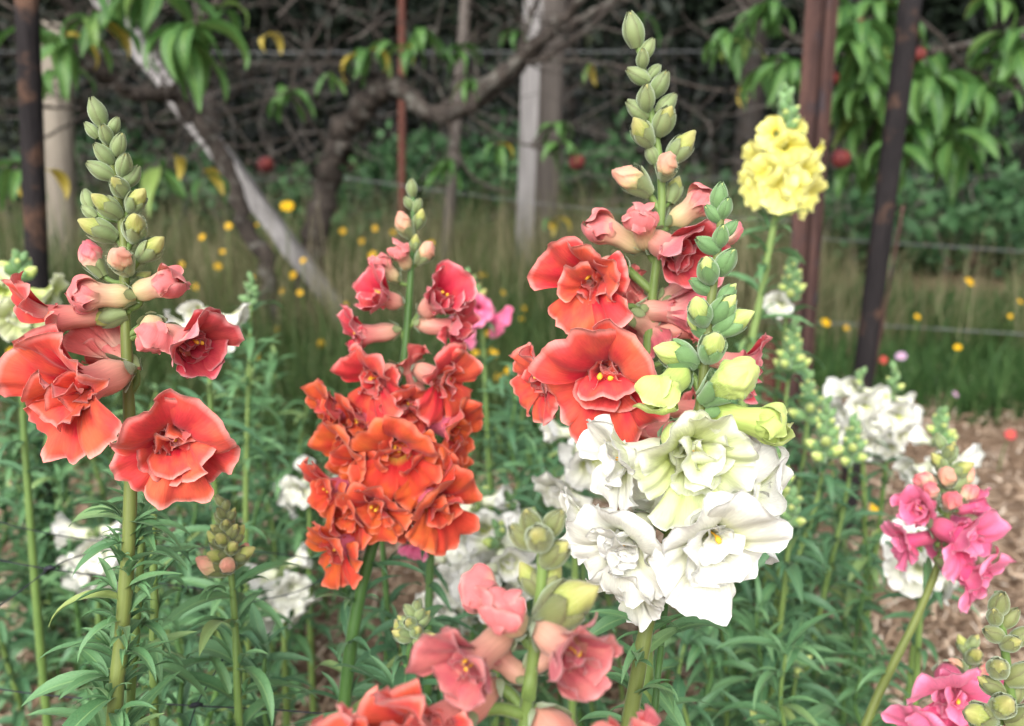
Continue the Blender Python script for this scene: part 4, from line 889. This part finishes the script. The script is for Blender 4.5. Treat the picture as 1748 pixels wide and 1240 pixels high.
    white('white snapdragon low beside the orange stem and slim pink one', [(768, 950, .82), (768, 980, .82), (770, 1040, .82), (772, 1120, .82)], 6, .034, 0, .003, .05, 67)
    white('small white snapdragon lying low above the mulch beside the orange stem', [(482, 965, .90), (482, 1000, .90), (484, 1060, .90), (486, 1140, .90)], 7, .036, 0, .002, .035, 68)
    white('white snapdragon low behind the thin black netting', [(165, 900, 1.0), (165, 930, 1.0), (166, 980, 1.0), (168, 1060, 1.0)], 7, .040, 0, .002, .04, 69)
    white('small white snapdragon peeping out beside the orange blooms', [(528, 805, 1.0), (528, 830, 1.0), (528, 900, 1.0), (528, 980, 1.0)], 4, .034, 0, .002, .02, 70)
    white('white snapdragon peeping out behind the rosy half open floret', [(358, 528, .75), (358, 548, .75), (358, 600, .75), (360, 700, .75)], 4, .034, 0, .002, .015, 71)
    white('white snapdragon behind the coral and white blooms', [(985, 735, .70), (985, 765, .70), (984, 830, .70), (982, 950, .70)], 4, .036, 0, .002, .03, 72)
    white('cream snapdragon with a green tip behind the coral florets and black stake', [(35, 445, .72), (34, 490, .72), (36, 560, .72), (40, 720, .72)], 5, .034, 8, .016, .034, 73, 'lime')
    white('small pink snapdragon with pale buds behind the orange blooms', [(798, 470, 1.1), (806, 500, 1.1), (822, 545, 1.1), (830, 700, 1.1)], 4, .036, 8, .03, .06, 74, 'pink')
    q = Plant('small snapdragon spike with one white bloom by the brown star picket', [(1353, 440, 1.0), (1350, 490, 1.0), (1340, 560, 1.0), (1325, 680, 1.0)], r_top=.0016, r_bot=.0032, seed=75); q.autobuds(0, q.atpy(515), 20, .010, .018, 0, .4, 'lime', SEPAL_COOL); q.floret(1330, 516, 48, 200, .8, 'white', lo=True); q.leaves(q.atpy(540), q.cum[-1]*.8, .022, .05)
    def spike(label, pts, n, s0, s1, L1, seed, pal='lime', sep=SEPAL_COOL, st1=.5, lo=True, lf=.05, m='d', mat=STEMM, fz=False):
        q = Plant(label, pts, r_top=.0013, r_bot=.0032, seed=seed, mat=mat); q.autobuds(0, L1, n, s0, s1, 0, st1, pal, sep, lo, fz); q.leaves(L1+.012, min(q.cum[-1]*.85, L1+.2), .02, lf, m, tuft=2); return q
    spike('pale green snapdragon bud spike next to the short rusty picket', [(1356, 555, .95), (1352, 600, .95), (1342, 680, .95), (1330, 800, .95)], 18, .010, .020, .05, 81)
    spike('lime snapdragon bud spike between the short rusty picket and white clump', [(1378, 640, .95), (1380, 690, .95), (1372, 780, .95), (1350, 900, .95)], 15, .010, .019, .05, 82)
    spike('lime snapdragon bud spike with swollen yellow buds before the white clump', [(1412, 690, .85), (1410, 750, .85), (1398, 840, .85), (1360, 960, .85)], 16, .010, .021, .055, 83)
    spike('pointed green snapdragon bud spike directly before the white clump', [(1457, 720, .85), (1455, 760, .85), (1446, 840, .85), (1410, 1000, .85)], 18, .009, .018, .04, 84)
    spike('green snapdragon bud spike tucked against the white blooms', [(1325, 765, .75), (1330, 810, .75), (1335, 870, .75), (1330, 980, .75)], 16, .009, .016, .05, 85)
    spike('stubby snapdragon bud spike with yellow tips against the white blooms', [(1352, 850, .72), (1350, 880, .72), (1345, 940, .72), (1335, 1040, .72)], 10, .009, .016, .025, 86)
    spike('olive snapdragon bud cone on a slender stem behind black netting', [(383, 865, .48), (386, 920, .48), (395, 985, .48), (402, 1080, .48), (408, 1230, .48)], 22, .007, .0155, .036, 87, 'coral', SEPAL_DULL, .6, False, .05, 'g', STEMM)
    spike('small green snapdragon bud cone between the orange stem and front buds', [(712, 1040, .5), (706, 1080, .5), (694, 1130, .5), (684, 1220, .5)], 13, .008, .014, .020, 88, 'coral', SEPAL, .3, False, .055, 'd', STEM_DARK)
    spike('budding green snapdragon shoot standing alone before the meadow grass', [(430, 478, .95), (428, 520, .95), (425, 640, .95), (420, 800, .95)], 10, .008, .012, .025, 89, 'lime', SEPAL_COOL, .1, True, .05, 'g')
    spike('tiny green snapdragon bud tip above the foliage behind the front buds', [(870, 850, .80), (868, 870, .80), (866, 930, .80), (866, 1000, .80)], 8, .008, .013, .02, 90)
    spike('tight green snapdragon bud tip low among leaves near the leaning stem', [(1310, 1215, .62), (1308, 1235, .62), (1306, 1290, .62), (1306, 1340, .62)], 6, .008, .014, .012, 91)
    spike('green snapdragon bud tip low among leaves below the white blooms', [(1362, 1120, .72), (1358, 1160, .72), (1350, 1220, .72), (1345, 1290, .72)], 6, .008, .014, .012, 92)
plant_mid()

# ------------------------------------------------------------------ leafy plants filling the bed
def leafy(px, py, d, seed, label, size=.046, m='d'):
    r = random.Random(seed)
    q = Plant(label, [(px, py, d), (px+r.uniform(-12, 12), py+.03*FPX/d, d), (px+r.uniform(-20, 20), py+.07*FPX/d, d), (px+r.uniform(-25, 25), py+.11*FPX/d, d)], 'leafy flowerless snapdragons filling the bed', r_top=.0012, r_bot=.003, seed=seed, mat=STEM_DARK if r.random() < .6 else STEMM)
    q.leaves(.0, min(q.cum[-1]*.9, .30), .016, size*r.uniform(.8, 1.15), m, tuft=2, n_per=2, grow=1.2)
def bed():
    r = random.Random(5); k = 500
    def fill(label, n, x0, x1, y0, y1, d0, d1, size=.046):
        nonlocal k
        for i in range(n):
            k += 1; x = x0+(x1-x0)*((i+r.random())/n); leafy(x, r.uniform(y0, y1), r.uniform(d0, d1), k, label, size, r.choice('gd'))
    fill('leafy flowerless snapdragon in the back row before the meadow grass', 12, -40, 620, 650, 760, 1.2, 1.5)
    fill('leafy flowerless snapdragon in the patch behind the coral one and its black stake', 17, -60, 560, 740, 880, 1.0, 1.3, .052)
    fill('leafy flowerless snapdragon behind the black netting', 7, -50, 330, 850, 960, 1.12, 1.3, .052)
    fill('leafy flowerless snapdragon around the olive bud cone', 5, 255, 430, 880, 1000, .60, .85)
    fill('leafy flowerless snapdragon around the cream one at the black stake', 5, -60, 330, 640, 720, .95, 1.15)
    fill('leafy flowerless snapdragon in the gap between orange and coral blooms', 11, 800, 1010, 640, 800, .95, 1.35)
    fill('leafy flowerless snapdragon behind the white blooms and front buds', 5, 840, 990, 780, 900, .85, 1.0)
    fill('leafy flowerless snapdragon at the foot of the star pickets', 12, 1190, 1440, 640, 860, 1.0, 1.35)
    fill('leafy flowerless snapdragon among the lime bud spikes', 10, 1200, 1490, 860, 990, .85, 1.1)
    fill('leafy flowerless snapdragon beside the white snapdragon stem', 6, 1150, 1380, 1040, 1150, .58, .75)
    fill('small leafy snapdragon scattered on the bare mulch', 3, 1390, 1540, 1120, 1190, .75, .85, .04)
    fill('leafy flowerless snapdragon low beside the olive bud cone stem', 3, 300, 470, 1080, 1170, .52, .6)
    fill('leafy flowerless snapdragon around the orange stem', 3, 640, 800, 1060, 1160, .60, .72)
    fill('leafy flowerless snapdragon behind the lone green shoot', 3, 380, 480, 600, 700, 1.1, 1.4)
bed()

# ------------------------------------------------------------------ netting, peach trees, wildflowers
def netting():
    S = [[(-60, 1168, .52), (90, 1188, .52), (330, 1205, .5), (470, 1212, .5), (640, 1226, .5)], [(384, 1118, .5), (360, 1160, .5), (335, 1205, .5), (318, 1260, .5)], [(-60, 1075, .55), (20, 1020, .55), (85, 972, .55), (140, 948, .56), (230, 930, .6)],
         [(-60, 945, .55), (85, 972, .55), (240, 992, .58), (380, 1010, .6)], [(-60, 872, .6), (40, 902, .6), (180, 925, .62), (420, 940, .64), (540, 955, .66)], [(420, 1030, .62), (520, 1005, .62), (620, 940, .62)]]
    b = Vector((-.2, .5, 0)); t = thing('support_netting', 'thin black string plant netting strung low through the leaves', 'netting', b)
    for s in S:
        pp = smooth([tuple(P(*q)-b) for q in s], 30); mesh_obj('strand', MB().add(*tube_arrays(pp, .00042, 5)).mesh('strand', STRING), t)
    for q in ((335, 1205, .5), (85, 972, .55), (180, 925, .62)):
        c = P(*q)-b; pp = smooth([tuple(c+Vector((-.004, 0, -.001))), tuple(c+Vector((0, -.001, .0015))), tuple(c+Vector((.004, 0, .001)))], 7)
        mesh_obj('knot', MB().add(*tube_arrays(pp, np.array([.0005, .0011, .0016, .0013, .0017, .0011, .0005]), 7)).mesh('knot', STRING), t)
netting()
class Tree:
    def __init__(s, label, base, seed):
        s.b = Vector((base.x, base.y, 0)); s.t = thing('peach_tree', label, 'tree', s.b); s.r = random.Random(seed)
    def limb(s, pts, r0, r1, name='branch', mat=BARK, knobs=0.0, n=30):
        pp = smooth([tuple(Vector(q)-s.b) for q in pts], n); rad = .72*np.linspace(r0, r1, n)*(1+(knobs+.05)*np.array([math.sin(i*1.7)+s.r.gauss(0, .7) for i in range(n)]))
        pp = pp+np.array([[s.r.gauss(0, .12*r0) for _ in range(3)] for i in range(n)])
        s.pts = getattr(s, 'pts', []); s.pts += [Vector(q)+s.b for q in pp[2:]] if r0 > .006 else []
        mesh_obj(name, MB().add(*tube_arrays(pp, rad, 12 if r0 > .02 else 7)).mesh(name, mat), s.t)
    def cluster(s, px, py, Y, n, lpx, frm=None, yellow=0.0, spread=.35):
        c = at(px, py, Y); L = lpx/FPX*Y
        if frm is not None: s.limb([frm, (Vector(frm)+c)*.5+Vector((0, 0, .02)), c], .005, .0028, 'twig', BARK, n=8)
        for i in range(n):
            az = i*2.399+s.r.uniform(-.4, .4); o = Vector((s.r.gauss(0, L*spread*.5), s.r.gauss(0, L*spread*.5), s.r.gauss(.1*L, L*spread*.4)))
            if o.length > .004 and frm is None and i == 0: pass
            place('leaf', s.r.choice(PLEAF_Y if s.r.random() < yellow else PLEAF), s.t, s.b, c+o*.35, az, L*s.r.uniform(.8, 1.15), s.r.uniform(-.2, .2), s.r.uniform(-.4, .4))
    def twigs(s, n):                    # bare crooked twigs off the limbs
        hi = [q for q in s.pts if q.z > .75]; ps = list(hi)
        for i in range(n):
            a = ps[s.r.randrange(len(ps))]; az = s.r.uniform(0, 6.28); L = s.r.uniform(.15, .5); e = s.r.uniform(-.3, 1.0)
            d = Vector((math.cos(az)*math.cos(e), math.sin(az)*math.cos(e), math.sin(e)*.8)); k = Vector((s.r.gauss(0, .05), s.r.gauss(0, .05), s.r.gauss(0, .05)))
            s.limb([a, a+d*L*.4+k, a+d*L*.75+k*.4, a+d*L+Vector((0, 0, -.04))], s.r.uniform(.0025, .0055), .0012, 'twig', n=10)
    def peach(s, px, py, Y, wpx):
        c = at(px, py, Y); R = wpx/FPX*Y/2; V = []; ns, nv = 18, 12
        for j in range(nv+1):
            th = math.pi*j/nv
            for i in range(ns):
                a = 2*math.pi*i/ns; rr = 1-.10*math.exp(-((a-math.pi)/.22)**2)*math.sin(th)-.12*math.exp(-(th/.3)**2); V.append((rr*math.sin(th)*math.cos(a), rr*math.sin(th)*math.sin(a), rr*math.cos(th)*.97))
        o = mesh_obj('peach', MB().add(np.array(V)*R, grid_faces(ns, nv+1, wrap=True, flip=True)).mesh('peach', PEACHM), s.t, Matrix.Translation(c-s.b))
        mesh_obj('stalk', MB().add(*tube_arrays([(0, 0, R*.8), (.003, 0, R*1.3), (.008, .004, R*2.0)], .0018, 5)).mesh('stalk', BARK), o)
def seed_(r): return r.random()*0.01
def trees():
    A = lambda *q: at(*q)
    b = at(520, 530, 3.15); b.z = -.05
    T = Tree('gnarled bare limbed peach tree with a bent bough leaning over the meadow', b, 71)
    T.limb([b, A(528, 470, 3.15), A(545, 380, 3.15), A(566, 290, 3.15), A(582, 235, 3.13)], .068, .058, 'trunk', knobs=.05)
    T.limb([A(574, 262, 3.14), A(588, 225, 3.13), A(620, 185, 3.1), A(652, 152, 3.08), A(672, 140, 3.06)], .060, .050, 'branch', knobs=.08, n=20)
    T.limb([A(655, 152, 3.08), A(680, 148, 3.06), A(705, 172, 3.05), A(745, 196, 3.03), A(785, 190, 3.0), A(822, 160, 3.0), A(860, 122, 3.0), A(900, 88, 3.0), A(950, 40, 2.95), A(1010, -30, 2.9)], .046, .022, 'branch', knobs=.05)
    T.limb([A(770, 195, 3.0), A(800, 185, 3.02), A(850, 150, 3.05), A(905, 100, 3.1), A(940, 62, 3.1), A(1010, 25, 3.1), A(1080, -20, 3.1)], .028, .016)
    T.limb([A(872, 100, 3.0), A(920, 105, 3.0), A(975, 70, 3.0), A(1035, 20, 3.0), A(1070, -30, 3.0)], .016, .011)
    T.limb([A(885, 100, 3.0), A(905, 30, 3.0), A(935, -40, 3.0)], .015, .011); T.limb([A(820, 172, 3.0), A(812, 110, 3.1), A(800, 40, 3.1), A(806, -40, 3.1)], .012, .007)
    T.limb([A(915, 104, 3.0), A(990, 105, 3.0), A(1080, 118, 3.0), A(1200, 150, 2.9), A(1290, 162, 2.8)], .010, .005)
    T.limb([A(765, 205, 3.0), A(778, 255, 3.0), A(810, 305, 3.0), A(870, 330, 3.0)], .012, .006); T.limb([A(800, 195, 3.0), A(850, 230, 3.0), A(905, 250, 3.0), A(1000, 275, 3.0)], .008, .004)
    T.limb([A(560, 250, 3.12), A(520, 190, 3.1), A(500, 130, 3.1), A(540, 60, 3.1), A(590, -30, 3.1)], .008, .004); T.limb([A(660, 145, 3.08), A(610, 110, 3.1), A(450, 112, 3.2), A(380, 110, 3.2)], .007, .004)
    T.limb([A(560, 260, 3.1), A(500, 290, 3.1), A(440, 320, 3.1)], .007, .003); T.limb([A(690, 150, 3.05), A(640, 60, 3.1), A(660, -30, 3.1)], .007, .004); T.limb([A(765, 190, 3.0), A(740, 110, 3.0), A(760, -30, 3.0)], .006, .004)
    for px, py, n, l, fr, y in [(470, 62, 2, 48, (520, 80), 1), (490, 160, 8, 56, (510, 150), .06), (560, 128, 3, 50, (590, 115), .1), (630, 90, 7, 62, (640, 110), .05), (655, 75, 4, 55, (640, 60), .0), (722, 55, 8, 62, (745, 60), .1), (785, 85, 7, 52, (805, 60), .0), (700, 85, 4, 55, (690, 120), .1), (795, 140, 5, 50, (812, 130), .1), (880, 55, 4, 48, (900, 50), .1), (760, 275, 6, 60, (778, 255), .0), (850, 250, 5, 46, (850, 230), .1), (950, 215, 7, 50, (905, 250), .0), (960, 245, 5, 50, (905, 250), .0), (1010, 112, 4, 46, (1000, 105), .1), (1100, 25, 3, 60, (1060, 0), .3), (1290, 140, 4, 60, (1250, 155), .2), (945, 380, 3, 40, (960, 270), .6)]:
        T.cluster(px, py, 3.0, n, l, A(fr[0], fr[1], 3.0), y)
    T.twigs(70)
    T.peach(454, 281, 3.1, 28); T.peach(984, 277, 3.0, 28)
    T.limb([A(500, 290, 3.1), A(470, 262, 3.1), A(456, 256, 3.1)], .003, .002, 'twig', n=6); T.limb([A(905, 250, 3.0), A(960, 250, 3.0), A(985, 254, 3.0)], .003, .002, 'twig', n=6)
    b = at(470, 500, 2.75); b.z = -.05
    T = Tree('old peach tree with drooping leaves, its mossy limb crossing the leaning timber', b, 72)
    T.limb([b, A(455, 460, 2.75), A(420, 390, 2.75), A(395, 310, 2.75), A(352, 222, 2.75), A(318, 190, 2.75)], .042, .034, 'trunk', knobs=.05)
    T.limb([A(330, 200, 2.75), A(290, 158, 2.7), A(245, 162, 2.65), A(200, 145, 2.6), A(160, 100, 2.55), A(120, 30, 2.5), A(100, -40, 2.5)], .034, .022, 'branch', knobs=.04)
    T.limb([A(200, 145, 2.6), A(140, 110, 2.5), A(80, 50, 2.4), A(-20, -10, 2.4)], .012, .006); T.limb([A(340, 205, 2.75), A(250, 210, 2.6), A(160, 190, 2.5), A(60, 180, 2.4)], .009, .005); T.limb([A(360, 235, 2.75), A(330, 265, 2.6), A(280, 300, 2.5), A(240, 330, 2.4)], .007, .004)
    T.limb([A(290, 160, 2.7), A(330, 90, 2.5), A(360, 20, 2.4), A(390, -40, 2.4)], .012, .008); T.limb([A(330, 195, 2.75), A(400, 190, 2.7), A(520, 140, 2.7), A(570, 80, 2.7)], .006, .003); T.limb([A(160, 190, 2.5), A(70, 240, 2.3), A(20, 290, 2.1)], .006, .003); T.limb([A(365, 240, 2.75), A(420, 250, 2.7), A(500, 235, 2.7)], .006, .003)
    T.limb([A(245, 165, 2.65), A(260, 220, 2.6), A(330, 235, 2.7), A(380, 200, 2.7)], .006, .004)
    for px, py, n, l, Y, fr, y in [(332, 50, 9, 115, 1.95, (350, 30), .0), (318, 70, 5, 120, 1.95, (340, 40), .0), (150, 40, 7, 90, 2.0, (140, 60), .05), (110, 70, 6, 95, 2.0, (120, 40), .1), (175, 30, 5, 90, 2.0, (150, 30), .0), (210, -10, 6, 100, 2.0, (160, 0), .0), (270, -20, 5, 110, 2.0, (250, -40), .0), (260, 292, 5, 100, 2.0, (280, 300), .0), (300, 272, 1, 60, 2.0, (285, 290), .9), (20, 285, 6, 90, 1.9, (20, 290), .1), (100, 130, 5, 80, 2.2, (130, 105), .1), (60, 60, 4, 90, 2.1, (70, 45), .1), (350, 300, 3, 70, 2.4, (330, 270), .2), (380, 20, 4, 80, 2.2, (370, 10), .1), (75, 290, 2, 80, 1.95, (40, 270), .5)]:
        T.cluster(px, py, Y, n, l, A(fr[0], fr[1], Y), y)
    T.twigs(60)
    b = Vector((2.35, 2.7, -.05)); T = Tree('fruiting peach tree with hanging glossy leaves around the black stake and star picket', b, 73)
    T.limb([b, (2.33, 2.68, .35), (2.26, 2.62, .7), (2.2, 2.6, 1.1), (2.1, 2.6, 1.6)], .07, .05, 'trunk', knobs=.05)
    T.limb([(2.22, 2.6, 1.0), A(1850, 40, 2.5), A(1700, 70, 2.45), A(1560, 90, 2.4), A(1430, 100, 2.4), A(1300, 30, 2.4), A(1240, -40, 2.4)], .03, .010, n=24)
    T.limb([A(1850, 40, 2.5), A(1760, 130, 2.4), A(1660, 125, 2.35), A(1600, 60, 2.3), A(1560, 20, 2.3)], .014, .006); T.limb([A(1760, 130, 2.4), A(1680, 190, 2.35), A(1580, 210, 2.3), A(1500, 200, 2.3)], .012, .005); T.limb([A(1430, 100, 2.4), A(1340, 110, 2.4), A(1280, 70, 2.4)], .007, .004); T.limb([A(1560, 90, 2.4), A(1500, 40, 2.4), A(1440, -30, 2.4)], .009, .006)
    r = random.Random(9)
    CL = [(1290, 20, 6, 62), (1320, 10, 5, 62), (1240, 60, 5, 60), (1265, 75, 4, 60), (1340, 110, 6, 75), (1318, 125, 4, 70), (1440, 20, 7, 85), (1470, 50, 8, 85), (1500, 10, 7, 85), (1530, 40, 6, 85), (1450, 80, 6, 85), (1480, 110, 9, 90), (1510, 90, 8, 90), (1440, 120, 4, 80), (1560, 120, 7, 85), (1590, 135, 8, 90), (1640, 140, 6, 85), (1690, 150, 6, 80), (1440, 170, 6, 80), (1470, 190, 7, 85), (1490, 205, 6, 85), (1560, 180, 7, 85), (1600, 200, 6, 90), (1650, 245, 5, 90), (1620, 240, 5, 90), (1560, 225, 7, 85), (1465, 260, 3, 75), (1475, 285, 5, 70), (1455, 290, 3, 70), (1530, 260, 6, 80), (1690, 0, 4, 60), (1740, 90, 7, 80), (1720, 60, 6, 80), (1585, 90, 5, 80), (1480, 150, 6, 85), (1680, 110, 5, 80)]
    hubs = [(1300, 30), (1430, 100), (1560, 90), (1700, 70), (1660, 125), (1580, 210), (1500, 200), (1340, 110), (1500, 40), (1680, 190)]
    for px, py, n, l in CL:
        h = min(hubs, key=lambda q: (q[0]-px)**2+(q[1]-py)**2); Y = 2.35+r.uniform(-.15, .15); T.cluster(px, py, Y, int(n*1.5), l*1.08, A(h[0], h[1], 2.38), .0)
    for px, py, w in [(1435, 271, 34), (1421, 134, 24), (1568, 93, 24), (1478, 65, 20), (1469, 40, 16)]: T.peach(px, py, 2.25, w)
trees()
def tall_trunk(px, Y, w, mat, label):
    b = at(px, 300, Y); b.z = 0; t = thing('forest_tree', label, 'tree', b)
    pp = smooth([(0, 0, -.05), (.02, 0, 1.0), (-.02, 0, 2.2), (.05, 0, 4.0)], 14); mesh_obj('trunk', MB().add(*tube_arrays(pp, np.linspace(w, w*.6, 14), 10)).mesh('trunk', mat), t)
    r = np.random.default_rng(int(px)); pts, cv = clumped(r, 2500, (0, 0, 4.0), (1.2, 1.2, 1.4), 40); V, F = leaf_cloud(2500, pts, .14, int(px)+1); mesh_obj('crown', tri_mesh('crown', V, F, FORESTM, np.clip(np.repeat(cv*.5+.2, 4), 0, 1)), t, kind='stuff')
tall_trunk(1268, 5.5, .085, BARK_DK, 'slim dark forest tree trunk behind the yellow snapdragon')
tall_trunk(1725, 5.4, .06, TIMBER_DK, 'pale forest tree trunk behind the fruiting peach leaves')
tall_trunk(365, 5.4, .05, BARK_DK, 'thin dark forest tree trunk behind the leaning timber')
def wildflower_mesh(mat, n, name='flower_head'):
    mb = MB()
    for k in range(n):
        a = 2*math.pi*k/n; c, s = math.cos(a), math.sin(a); V = []
        for j, (t, w, z) in enumerate(((.12, .08, 0), (.55, .26, .10), (.85, .24, .08), (1.0, .08, .02))):
            for q in (-1, 0, 1): V.append((c*t-s*w*q, s*t+c*w*q, z-.04*abs(q)))
        mb.add(np.array(V), grid_faces(3, 4))
    return mb.mesh(name, mat)
def wildflowers():
    ps = []; 
    for i in range(7): ps.append(i)
    def petal1(mat):
        V = []
        for t, w, z in ((.10, .07, 0), (.5, .26, .12), (.85, .25, .10), (1.0, .08, .02)):
            for q in (-1, 0, 1): V.append((t, w*q, z-.05*abs(q)))
        return MB().add(np.array(V), grid_faces(3, 4)).mesh('petal', mat)
    pm = {m.name: petal1(m) for m in (YELLOWP, LILACP, REDP)}
    cm = MB(); V = [(math.sin(j*.26)*math.cos(i*.785)*.22, math.sin(j*.26)*math.sin(i*.785)*.22, math.cos(j*.26)*.14) for j in range(7) for i in range(8)]
    cme = cm.add(np.array(V), grid_faces(8, 7, wrap=True)).mesh('flower_centre', YELLOWC); r = random.Random(3)
    def wf(px, py, Y, wpx, mat, lab, grp):
        c = at(px, py, Y); R = wpx/FPX*Y/2; x0 = c.x+r.uniform(-.04, .04); b = Vector((x0, c.y+r.uniform(0, .05), 0)); t = thing('wildflower', lab, 'wildflower', b, grp)
        mesh_obj('stem', MB().add(*tube_arrays(smooth([(0, 0, -.01), ((c.x-b.x)*.3, (c.y-b.y)*.3, c.z*.5), tuple(c-b)], 10), .0016, 5)).mesh('stem', STEMM), t)
        M = Matrix.Translation(c-b) @ Matrix.Rotation(r.uniform(.5, 1.2), 4, 'X') @ Matrix.Rotation(r.uniform(-.5, .5), 4, 'Y') @ Matrix.Diagonal((R, R, R, 1))
        o = mesh_obj('flower_centre', cme, t, M)
        for k in range(8): mesh_obj('petal', pm[mat.name], o, Matrix.Rotation(k*.785+r.uniform(-.1, .1), 4, 'Z'))
    Yl = [(490, 352, 3.0, 24), (460, 383, 3.1, 17), (390, 386, 3.2, 13), (436, 385, 3.3, 11), (372, 455, 3.0, 14), (333, 490, 2.9, 13), (500, 470, 3.0, 15), (517, 445, 2.8, 12), (462, 475, 2.9, 15), (450, 507, 2.8, 14), (482, 497, 2.9, 11), (430, 475, 3.0, 11), (636, 436, 3.2, 16), (632, 467, 3.1, 16), (585, 395, 3.5, 12), (617, 412, 3.4, 12), (640, 390, 3.5, 12), (671, 397, 3.5, 11), (735, 416, 3.3, 14), (548, 587, 2.6, 17), (473, 562, 2.7, 13), (440, 610, 2.5, 15), (362, 715, 1.7, 15), (845, 605, 2.3, 15), (832, 570, 2.5, 12), (868, 632, 2.1, 18), (852, 645, 2.1, 18), (838, 600, 2.2, 12), (812, 603, 2.3, 14), (825, 470, 3.2, 13), (895, 527, 2.8, 13), (890, 545, 2.7, 12), (860, 500, 3.0, 11), (1410, 551, 2.6, 18), (1655, 481, 2.9, 19), (1635, 593, 2.3, 14), (1742, 515, 2.8, 12), (1566, 541, 2.6, 12), (1493, 867, 1.2, 20), (1445, 560, 2.7, 10), (1270, 545, 2.6, 12), (945, 385, 3.6, 16), (345, 405, 3.1, 12), (310, 452, 3.0, 11), (655, 560, 2.6, 12), (590, 520, 2.8, 11), (20, 600, 1.7, 16), (512, 500, 2.7, 11), (380, 430, 3.1, 10), (1725, 540, 2.7, 9)]
    for px, py, Y, w in Yl: wf(px, py, Y, w, YELLOWP, 'small yellow daisy wildflower standing up among the grass', 'yellow wildflowers in the grass')
    wf(1538, 608, 2.3, 20, LILACP, 'pale lilac wildflower in the lush grass', None); wf(1631, 673, 2.1, 13, LILACP, 'tiny lilac wildflower at the edge of the mulch', None); wf(1508, 615, 2.35, 15, REDP, 'small red wildflower beside the black stake', None); wf(1725, 742, 1.75, 20, REDP, 'small crimson flower low over the mulch', None)
wildflowers()
